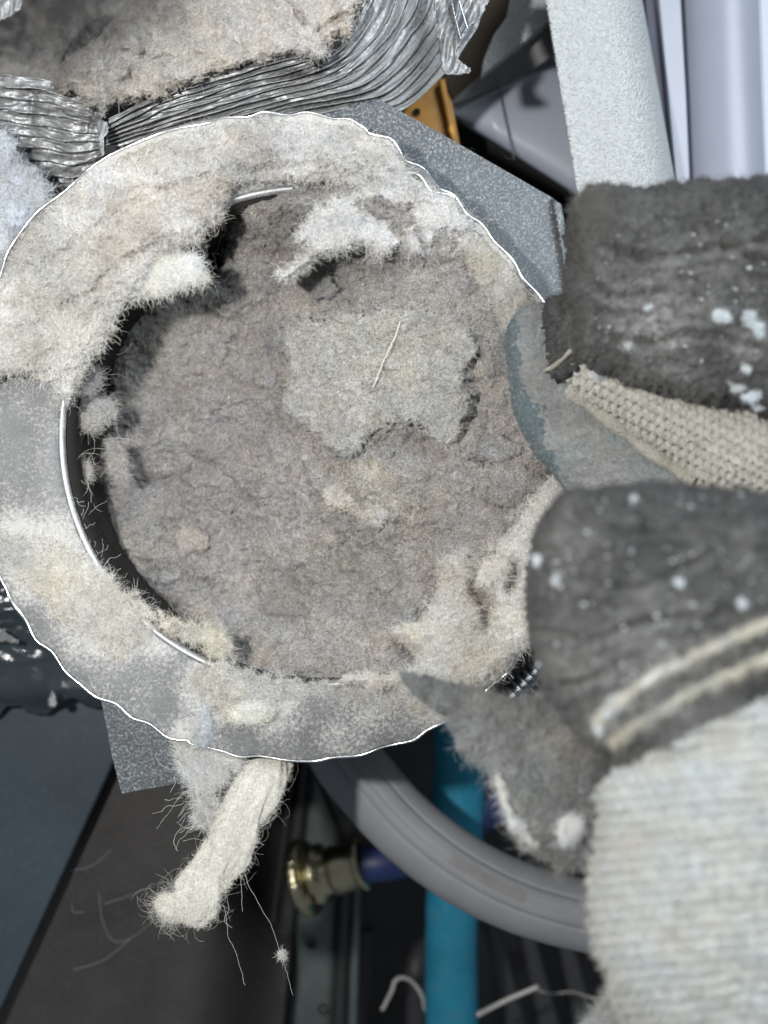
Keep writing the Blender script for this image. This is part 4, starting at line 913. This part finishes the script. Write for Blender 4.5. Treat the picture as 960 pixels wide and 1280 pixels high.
M['crumbtan'] = paint('tan_crumb', (0.34, 0.27, 0.17), 0.9, 0.3, 900)
crumbs('pale_crumbs', 160, fx_w, lambda x, y: onw(x, y, 0.0002), M['crumb'], 'tiny pale crumbs scattered over the lint wad', 'crumbs', 0.00012, 0.00034, 5)
crumbs('tan_crumbs', 110, fx_w, lambda x, y: onw(x, y, 0.0001), M['crumbtan'], 'tiny tan crumbs scattered over the lint wad', 'crumbs', 0.00012, 0.00040, 6)
bl = []
for k in range(120):
    x, y = rr.uniform(20, 640), rr.uniform(160, 460)
    if (x-IC[0])**2+(y-IC[1])**2 < 320**2: continue
    a = rr.uniform(0, 6.28); L_ = rr.uniform(12, 50); pts = []
    for i in range(6):
        pts.append((x, y, 0.0062+rr.uniform(-.001, .001))); a += rr.uniform(-.5, .5); x += math.cos(a)*L_/5; y += math.sin(a)*L_/5
    bl.append(pts)
strands('blanket_hairs', bl, 0.00002, M['dark_fibre'], None, 'fine dark hairs lying on the beige lint blanket', 'fibres', 0.1)

# ================================================================ GLOVED HAND
HAND = thing('gloved_hand', 'hand in worn black and cream knit work glove reaching in from the right', 'gloved hand', P(980, 700, 0.02))
def rsamp(p, n):
    p = spline(p, 10); s = np.r_[0, np.cumsum(np.linalg.norm(np.diff(p[:, :2], axis=0), axis=1))]; q = np.linspace(0, s[-1], n)
    return np.stack([np.interp(q, s, p[:, k]) for k in range(p.shape[1])], 1)
def finger(top, bot, depth, n=60, ns=48, ex=2.3, tip=0.10, shr=0.35):
    """closed tapered limb between two silhouette lines (px, py, z)"""
    T = rsamp(top, n); B = rsamp(bot, n); V = []
    th = np.linspace(0, 2*PI, ns, endpoint=False)
    for i in range(n):
        t_ = np.array(P(*T[i])); b_ = np.array(P(*B[i])); c = (t_+b_)/2; h = (t_-b_)/2
        u = i/(n-1); e = min(1, u/tip) if tip else 1; s = math.sqrt(max(1e-4, 1-(1-e)**2))
        dp = depth(u) if callable(depth) else depth
        for a in th:
            ca, sa = math.cos(a), math.sin(a)
            V.append(c+h*math.copysign(abs(ca)**(2/ex), ca)*(shr+(1-shr)*s)+np.array([0, 0, 1.0])*dp*s*math.copysign(abs(sa)**(2/ex), sa))
    V = np.array(V); F = grid_faces(n, ns, True).tolist()
    F.append(list(range(ns))); F.append([(n-1)*ns+j for j in range(ns)][::-1])
    return V, F
limbs = [
  # black padded finger
  ('black', finger([(712,254,.026),(734,246,.028),(800,245,.030),(870,239,.032),(960,234,.034),(1100,232,.038),(1260,236,.04)],
                   [(716,380,.020),(720,440,.022),(770,472,.024),(850,497,.026),(960,523,.030),(1100,552,.034),(1260,580,.04)], 0.0125, ex=3.4, tip=0.05, shr=0.9)),
  # seam knob at its end
  ('knob', finger([(676,386,.010),(690,374,.012),(712,374,.014),(740,380,.018)], [(680,425,.010),(692,468,.012),(712,474,.014),(740,470,.018)], 0.0055, 24, 32, 2.6, 0.3)),
  # cream knit side of that finger
  ('cream', finger([(694,462,.011),(716,456,.014),(780,466,.017),(860,492,.021),(960,520,.026),(1100,552,.03),(1240,580,.036)],
                   [(700,484,.009),(724,502,.011),(780,540,.013),(850,590,.015),(900,622,.018),(1100,690,.026),(1240,740,.034)], 0.0085, ex=2.2, tip=0.06)),
  # blue grey fingertip pressing on the rim
  ('blue', finger([(628,402,.006),(644,386,.007),(676,378,.008),(740,440,.009),(820,500,.010),(940,560,.014),(1100,600,.022),(1240,640,.03)],
                  [(632,470,.005),(648,532,.006),(690,592,.007),(730,634,.008),(800,660,.010),(920,690,.014),(1100,720,.022),(1240,760,.03)], 0.0062, ex=2.4, tip=0.09)),
  # thumb
  ('thumb', finger([(667,700,.050),(674,652,.052),(700,622,.054),(750,609,.056),(850,607,.058),(960,618,.060),(1100,640,.060),(1240,680,.05)],
                   [(668,790,.048),(678,850,.050),(705,900,.052),(752,942,.056),(830,990,.058),(960,1040,.060),(1100,1060,.060),(1240,1080,.05)], 0.0135, ex=2.5, tip=0.16)),
  # back of the thumb base / wrist in knit
  ('wrist', finger([(766,925,.052),(753,975,.058),(757,1045,.060),(743,1130,.060),(757,1200,.060),(800,1300,.058),(820,1420,.056),(830,1560,.052)],
                   [(1180,640,.052),(1250,840,.058),(1280,1000,.060),(1290,1130,.060),(1290,1240,.060),(1280,1320,.058),(1270,1430,.056),(1260,1560,.052)], 0.016, ex=2.8, tip=0.05)),
  # palm outside the picture that joins everything
  ('palm', finger([(1120,240,.042),(1250,225,.042),(1400,300,.040),(1480,400,.040)], [(1120,1120,.050),(1250,1180,.048),(1400,1150,.044),(1480,1080,.04)], 0.020, ex=2.8, tip=0.15)),
]
VV = []; FF = []; tags = []
for k, (zn, (v, f)) in enumerate(limbs):
    off = sum(len(x) for x in VV); VV.append(v); FF += [[i+off for i in g] for g in f]; tags += [k]*len(v)
VV = np.vstack(VV)
bm = bmesh.new(); bvs = [bm.verts.new(v) for v in VV]
for g in FF:
    try: bm.faces.new([bvs[i] for i in g])
    except ValueError: pass
bmesh.ops.recalc_face_normals(bm, faces=bm.faces)
me = bpy.data.meshes.new('tmp_hand'); bm.to_mesh(me); bm.free()
tmp = bpy.data.objects.new('tmp_hand', me); COL.objects.link(tmp)
md = tmp.modifiers.new('r', 'REMESH'); md.mode = 'VOXEL'; md.voxel_size = 0.00045
dg = bpy.context.evaluated_depsgraph_get(); ev = tmp.evaluated_get(dg); em = ev.to_mesh()
nV = len(em.vertices); hv = np.zeros(nV*3); em.vertices.foreach_get('co', hv); hv = hv.reshape(-1, 3)
hn = np.zeros(nV*3); em.vertices.foreach_get('normal', hn); hn = hn.reshape(-1, 3)
nP = len(em.polygons); lt = np.zeros(nP, int); em.polygons.foreach_get('loop_total', lt)
hf = [list(p.vertices) for p in em.polygons] if (lt != 4).any() else None
if hf is None:
    li = np.zeros(nP*4, int); em.loops.foreach_get('vertex_index', li); hf = li.reshape(-1, 4)
ev.to_mesh_clear(); bpy.data.objects.remove(tmp); bpy.data.meshes.remove(me)
# which limb does each vertex belong to
zone = np.zeros(nV, int); best = np.full(nV, 1e9)
kt = kdtree.KDTree(len(VV))
for i, v in enumerate(VV): kt.insert(v, i)
kt.balance()
# project to photograph pixels: used only as handy plan coordinates on the glove
kz = (D-hv[:, 2])/D*W0/960; gx = hv[:, 0]/kz+480; gy = 640-hv[:, 1]/kz
for i in range(nV):
    if gx[i] < 1120: zone[i] = tags[kt.find(hv[i])[1]]
    else: zone[i] = 6
# smooth knit / nap relief
def lineY(pts, x): return np.interp(x, [p[0] for p in pts], [p[1] for p in pts])
hem = lineY([(640,1050),(740,1000),(770,968),(800,948),(850,920),(900,897),(960,868),(1100,800),(1300,740)], gx)      # black fabric ends here on the thumb
mat_i = np.zeros(nV, int)                                   # 0 black, 1 cream, 2 blue grey, 3 pale knit back, 4 dark blue edge
mat_i[zone == 2] = 1; mat_i[zone == 3] = 2
mat_i[(zone == 3) & (gx < 646+0.35*np.maximum(0, gy-440)+22*fbm(gx, gy, .03, 4, 3, 0.7))] = 4
low = ((zone >= 4)) & (gy > hem); mat_i[low] = 3
mat_i[(zone == 6) & (gy <= hem)] = 1
disp = np.zeros(nV)
isb = mat_i == 0; isc = mat_i == 1; isk = mat_i == 3; isg = (mat_i == 2) | (mat_i == 4)
nz1 = fbm(gx, gy, 0.12, 3, 5, 0.7); nz2 = fbm(gx, gy, 0.02, 3, 9)
disp[isb] = (0.0008*nz1+0.0012*nz2+0.0005*fbm(gx, gy, 0.05, 3, 15, 0.6, True))[isb]
for pts in ([(745,300),(800,322),(860,318),(960,300)], [(735,345),(770,372),(830,366)], [(745,415),(810,430),(880,418),(958,440)], [(880,260),(900,300),(958,330)],
            [(690,690),(730,725),(800,735),(880,700)], [(684,790),(740,800),(800,780),(900,770)], [(720,640),(760,668),(850,665),(950,690)], [(700,860),(740,850),(790,820)]):
    pl2 = spline(pts, 4); dd = np.full(nV, 1e9)
    for a, b in zip(pl2[:-1], pl2[1:]):
        e = b-a; t_ = np.clip(((gx-a[0])*e[0]+(gy-a[1])*e[1])/(e@e), 0, 1); dd = np.minimum(dd, np.hypot(gx-a[0]-t_*e[0], gy-a[1]-t_*e[1]))
    dd = dd+3*nz2
    disp -= isb*(0.0009*np.exp(-(np.maximum(dd, 0)/5.5)**2)-0.0005*np.exp(-((dd-11)/6)**2))
# knit loops: rows run along the finger
ang = math.radians(27); ru = gx*math.cos(ang)+gy*math.sin(ang); rv = -gx*math.sin(ang)+gy*math.cos(ang)
row = rv/11.5; odd = np.floor(row) % 2
lp = np.abs(np.sin(PI*row))**0.7*(0.55+0.45*np.cos(2*PI*(ru/11.0+odd*0.5+0.35*np.sin(2*PI*row))))
disp[isc] = (0.0015*lp-0.0006+0.0002*nz1)[isc]
rk = (gy+0.10*gx)/15.0
disp[isk] = (0.0009*(np.abs(np.sin(PI*rk))**0.6)+0.0004*np.cos(2*PI*(gx/13.0+0.5*np.floor(rk)))+0.0003*nz1+0.0012*nz2)[isk]
disp[isg] = (0.0003*nz1+0.0008*nz2)[isg]
hv2 = hv+hn*disp[:, None]
if isinstance(hf, np.ndarray): fm = mat_i[hf[:, 0]]
else: fm = [mat_i[g[0]] for g in hf]
hb = mk('glove_body', hv2, hf, None, HAND, True, mats=[M['blackcoat'], M['knit'], M['bluegreyfab'], M['knitback'], M['bluegreydark']], midx=fm)

dust = np.zeros(nV)
for (dx, dy, dr_, w) in [(830,400,85,1.0),(900,330,60,.6),(760,340,50,.5),(770,300,45,.4),(860,470,50,.6),(930,430,60,.6),(760,420,50,.5),(700,700,60,.5),(760,860,80,.9),(820,800,70,.6),(700,820,50,.6),(900,700,60,.25),(860,880,60,.5)]:
    dust = np.maximum(dust, w*np.exp(-((gx-dx)**2+(gy-dy)**2)/dr_**2))
dust = np.clip(dust*(0.7+0.6*nz2), 0, 1)
at_ = hb.data.attributes.new('dust', 'FLOAT_COLOR', 'POINT'); at_.data.foreach_set('color', np.repeat(dust, 4).astype(np.float32))
# ray-free surface lookup for things sewn or stuck onto the glove
kg = kdtree.KDTree(int((hn[:, 2] > 0.1).sum())); ids = np.nonzero(hn[:, 2] > 0.1)[0]
for j, i in enumerate(ids): kg.insert((gx[i], gy[i], 0), int(i))
kg.balance()
def zsurf(x, y):
    c = kg.find_n((x, y, 0), 6); return max(hv2[i[1]][2] for i in c)
def cord(name, pts, r, mat, lift=0.0003, twist=True, parent=HAND):
    s = spline(pts, 8); z = np.array([zsurf(q[0], q[1]) for q in s]); z = np.convolve(np.r_[z[:1], z[:1], z, z[-1:], z[-1:]], np.ones(5)/5, 'valid')
    path = [P(q[0], q[1], h+lift) for q, h in zip(s, z)]; rad = np.array([r*(D-h)/D*W0/960 for h in z])
    L = len(s); rad = rad*(0.75+0.5*np.abs(np.sin(np.arange(L)*0.23+r)))
    return tube(name, path, rad*(1+0.16*np.abs(np.sin(np.arange(L)*0.9))), mat, parent, ns=12)
M['piping'] = fabric('cream_piping', (0.60, 0.575, 0.48), (0.78, 0.76, 0.70), 0.7, 2000, 300)
def band(name, pts, hw, col, seed):
    c_ = spline(pts, 5); tg = np.gradient(c_, axis=0); tg /= np.linalg.norm(tg, axis=1, keepdims=True); nm_ = np.stack([-tg[:, 1], tg[:, 0]], 1)
    rg_ = np.random.default_rng(seed); w = hw*(0.8+0.35*rg_.random(len(c_)))[:, None]
    poly = np.vstack([c_+nm_*w, (c_-nm_*w)[::-1]])[::2]
    zc_ = np.array([zsurf(q[0], q[1]) for q in c_])
    def zf(X, Y):
        return np.interp(X, c_[:, 0], zc_)-0.0002
    return clump(name, poly, zf, 0.0013, hw*0.9, HAND, 1.3, 3.5, 0.10, 0.0007, 0.06, 0.0003, col, blobs=[(c_[0][0]+60, c_[0][1]-40, 12, (0.3,0.29,0.26), .7), (c_[0][0]+130, c_[0][1]-80, 16, (0.35,0.34,0.3), .6)], web=200, seed=seed, hairs=1500, hr=0.00002, edgehair=700, colvar=0.3)
band('upper_piping', [(740,908),(758,890),(790,866),(818,846),(860,826),(900,806),(940,788),(985,770)], 6.5, (0.62,0.60,0.53), 61)
band('lower_piping', [(762,930),(790,912),(830,887),(866,866),(900,850),(940,832),(985,814)], 6.5, (0.58,0.56,0.48), 62)
cord('seam_piping', [(712,488),(736,506),(766,528),(796,552),(826,573),(854,592),(870,602)], 7.5, M['piping'])
cord('tip_stitch', [(680,464),(690,459),(702,450),(714,438)], 2.4, M['piping'])
cord('dark_tip_stitch', [(694,474),(704,470),(712,462),(722,460)], 5.0, M['blackcoat'])
M['whitelint'] = lint_mat('white_lint_fleck', (0.72, 0.76, 0.78), 0.3)
def fleck(x, y, rx, ry, rot=0, seed=0):
    rg_ = random.Random(seed); pts = []
    for k in range(9):
        a = 2*PI*k/9; q = rg_.uniform(0.65, 1.25); ax_, ay_ = rx*q*math.cos(a), ry*q*math.sin(a)
        pts.append((x+ax_*math.cos(rot)-ay_*math.sin(rot), y+ax_*math.sin(rot)+ay_*math.cos(rot)))
    z = zsurf(x, y)
    return clump('lint_fleck', pts, z-0.0002, 0.0007, 5, HAND, 1.0, 5.0, 0.13, 0.0003, 0.08, 0.0003, (0.60, 0.645, 0.66), web=1, seed=seed+200, hairs=int(10*rx*ry), hr=0.00002, edgehair=120, hlen=(0.0004, 0.0013))
for i, q in enumerate([(901,396,12,8,0.1),(938,398,12,9,0.5),(948,412,9,8,1.2),(932,460,6,5,0),(922,484,12,6,0.2),(942,494,12,7,-0.3),(948,508,9,5,0),(697,724,9,4,-0.8),(793,627,4,4,0),(848,728,5,4,0),(928,755,5,4,0),
                      (768,880,8,16,0.6),(752,905,7,15,0.5),(786,430,6,4,0),(745,468,10,4,0.5),(810,385,4,3,0),(672,700,4,9,0)]):
    fleck(*q, seed=i)
clump('frayed_corner', [(724,250),(736,240),(760,243),(775,256),(768,275),(756,300),(744,290),(736,275)], zsurf(756, 268)-0.001, 0.0015, 8, HAND, 1.2, 6, 0.12, 0.0008, 0.06, 0.0004, (0.11,0.105,0.095), seed=240, hairs=1500, hr=0.00002, edgehair=900, hlen=(0.0008,0.003))
# nap fuzz on the black fabric
def fuzz(name, sel, n, L, r, col, seed, parent=hb):
    rng = np.random.default_rng(seed); idl = np.nonzero(sel)[0]
    if len(idl) == 0: return
    ii = rng.choice(idl, n); dr = hn[ii]*0.6+rng.normal(size=(n, 3))*0.7
    pth = curl(hv2[ii]-hn[ii]*0.0001, dr, L*(0.4+rng.random(n)), 5, 0.45, rng)
    base = np.array(col)*(0.6+0.8*rng.random((n, 1)))*(0.7+2.6*(dust[ii][:, None] if 'nap' in name and 'pale' not in name else 0.12))
    hair(name, pth, r, M['fibre'], parent, base)
inv = (gx < 1000) & (gx > 600)
fuzz('black_nap', isb & inv & (hn[:, 2] > -0.3) & (zone < 4), 16000, 0.0011, 0.00002, (0.09, 0.088, 0.085), 3)
fuzz('thumb_nap', isb & inv & (hn[:, 2] > -0.3) & (zone >= 4), 12000, 0.0011, 0.000018, (0.07, 0.07, 0.07), 4)
fuzz('pale_nap', isg & inv & (hn[:, 2] > -0.3), 7000, 0.0008, 0.00002, (0.34, 0.35, 0.35), 5)
fuzz('knit_fuzz', (isc | isk) & inv & (hn[:, 2] > -0.3), 8000, 0.0011, 0.00002, (0.6, 0.58, 0.52), 6)

# frayed corner of the black finger and felt torn loose under the thumb
FELT = thing('torn_felt_scrap', 'torn fuzzy grey felt scrap hanging below the black thumb', 'felt scrap', P(650, 950, 0.04))
clump('felt_body', [(498,842),(512,838),(535,844),(560,850),(600,858),(640,872),(672,866),(700,846),(740,850),(790,900),(790,1000),(766,1080),(742,1088),(722,1086),(700,1096),(680,1074),(652,1064),(640,1040),(630,1010),(612,980),(602,962),(588,950),(572,938),(566,916),(556,900),(536,886),(514,868)],
      lambda X, Y: 0.036+0*X, 0.005, 34, FELT, 1.8, 7, 0.08, 0.0022, 0.02, 0.0006, (0.27,0.275,0.27), blobs=[(610,920,40,(0.30,0.31,0.30),.6),(540,860,40,(0.15,0.155,0.155),.7),(700,1060,30,(0.16,0.16,0.16),.6),(700,930,25,(0.36,0.33,0.28),.5),(660,980,40,(0.30,0.32,0.315),.6)], seed=44, hairs=7000, hr=0.000025, edgehair=2500, hlen=(0.0005,0.0016), colvar=0.3)
clump('white_torn_edge', [(618,972),(628,970),(636,990),(640,1010),(654,1024),(662,1040),(676,1062),(660,1056),(646,1044),(636,1032),(630,1010),(622,990)], 0.0405, 0.0022, 7, FELT, 1.4, 3, 0.1, 0.0006, 0.06, 0.0003, (0.74,0.73,0.68), web=200, seed=46, hairs=700, hr=0.00002, edgehair=200)
clump('white_lump', [(700,1024),(716,1016),(734,1026),(730,1044),(714,1058),(700,1054),(696,1040)], 0.0420, 0.0035, 10, FELT, 1.4, 3, 0.1, 0.0006, 0.06, 0.0003, (0.72,0.73,0.71), web=200, seed=47, hairs=700, hr=0.00002)
clump('cuff_fringe', [(735,1290),(745,1262),(762,1240),(780,1225),(800,1215),(830,1300)], 0.040, 0.004, 16, HAND, 1.8, 5, 0.08, 0.001, 0.04, 0.0005, (0.42,0.43,0.42), seed=48, hairs=3000, hr=0.00002, edgehair=900)

def fx_t(rg_):
    while True:
        x, y = rg_.uniform(672, 958), rg_.uniform(616, 860)
        if y < lineY([(670,900),(740,880),(960,760)], x) and y > 618+max(0, 740-x)*0.9: return x, y
crumbs('dust_specks', 150, fx_t, lambda x, y: zsurf(x, y)-0.00005, M['whitelint'], 'x', 'x', 0.00010, 0.00028, 9)
o = bpy.data.objects['dust_specks']; del o['label']; del o['category']
_l = o.location.copy(); o.parent = HAND; o.location = _l-HAND.location
def fx_f(rg_): return rg_.uniform(735, 958), rg_.uniform(262, 470)
crumbs('dust_specks.001', 90, fx_f, lambda x, y: zsurf(x, y)-0.00005, M['whitelint'], 'x', 'x', 0.00008, 0.00022, 10)
o = bpy.data.objects['dust_specks.001']; del o['label']; del o['category']
_l = o.location.copy(); o.parent = HAND; o.location = _l-HAND.location
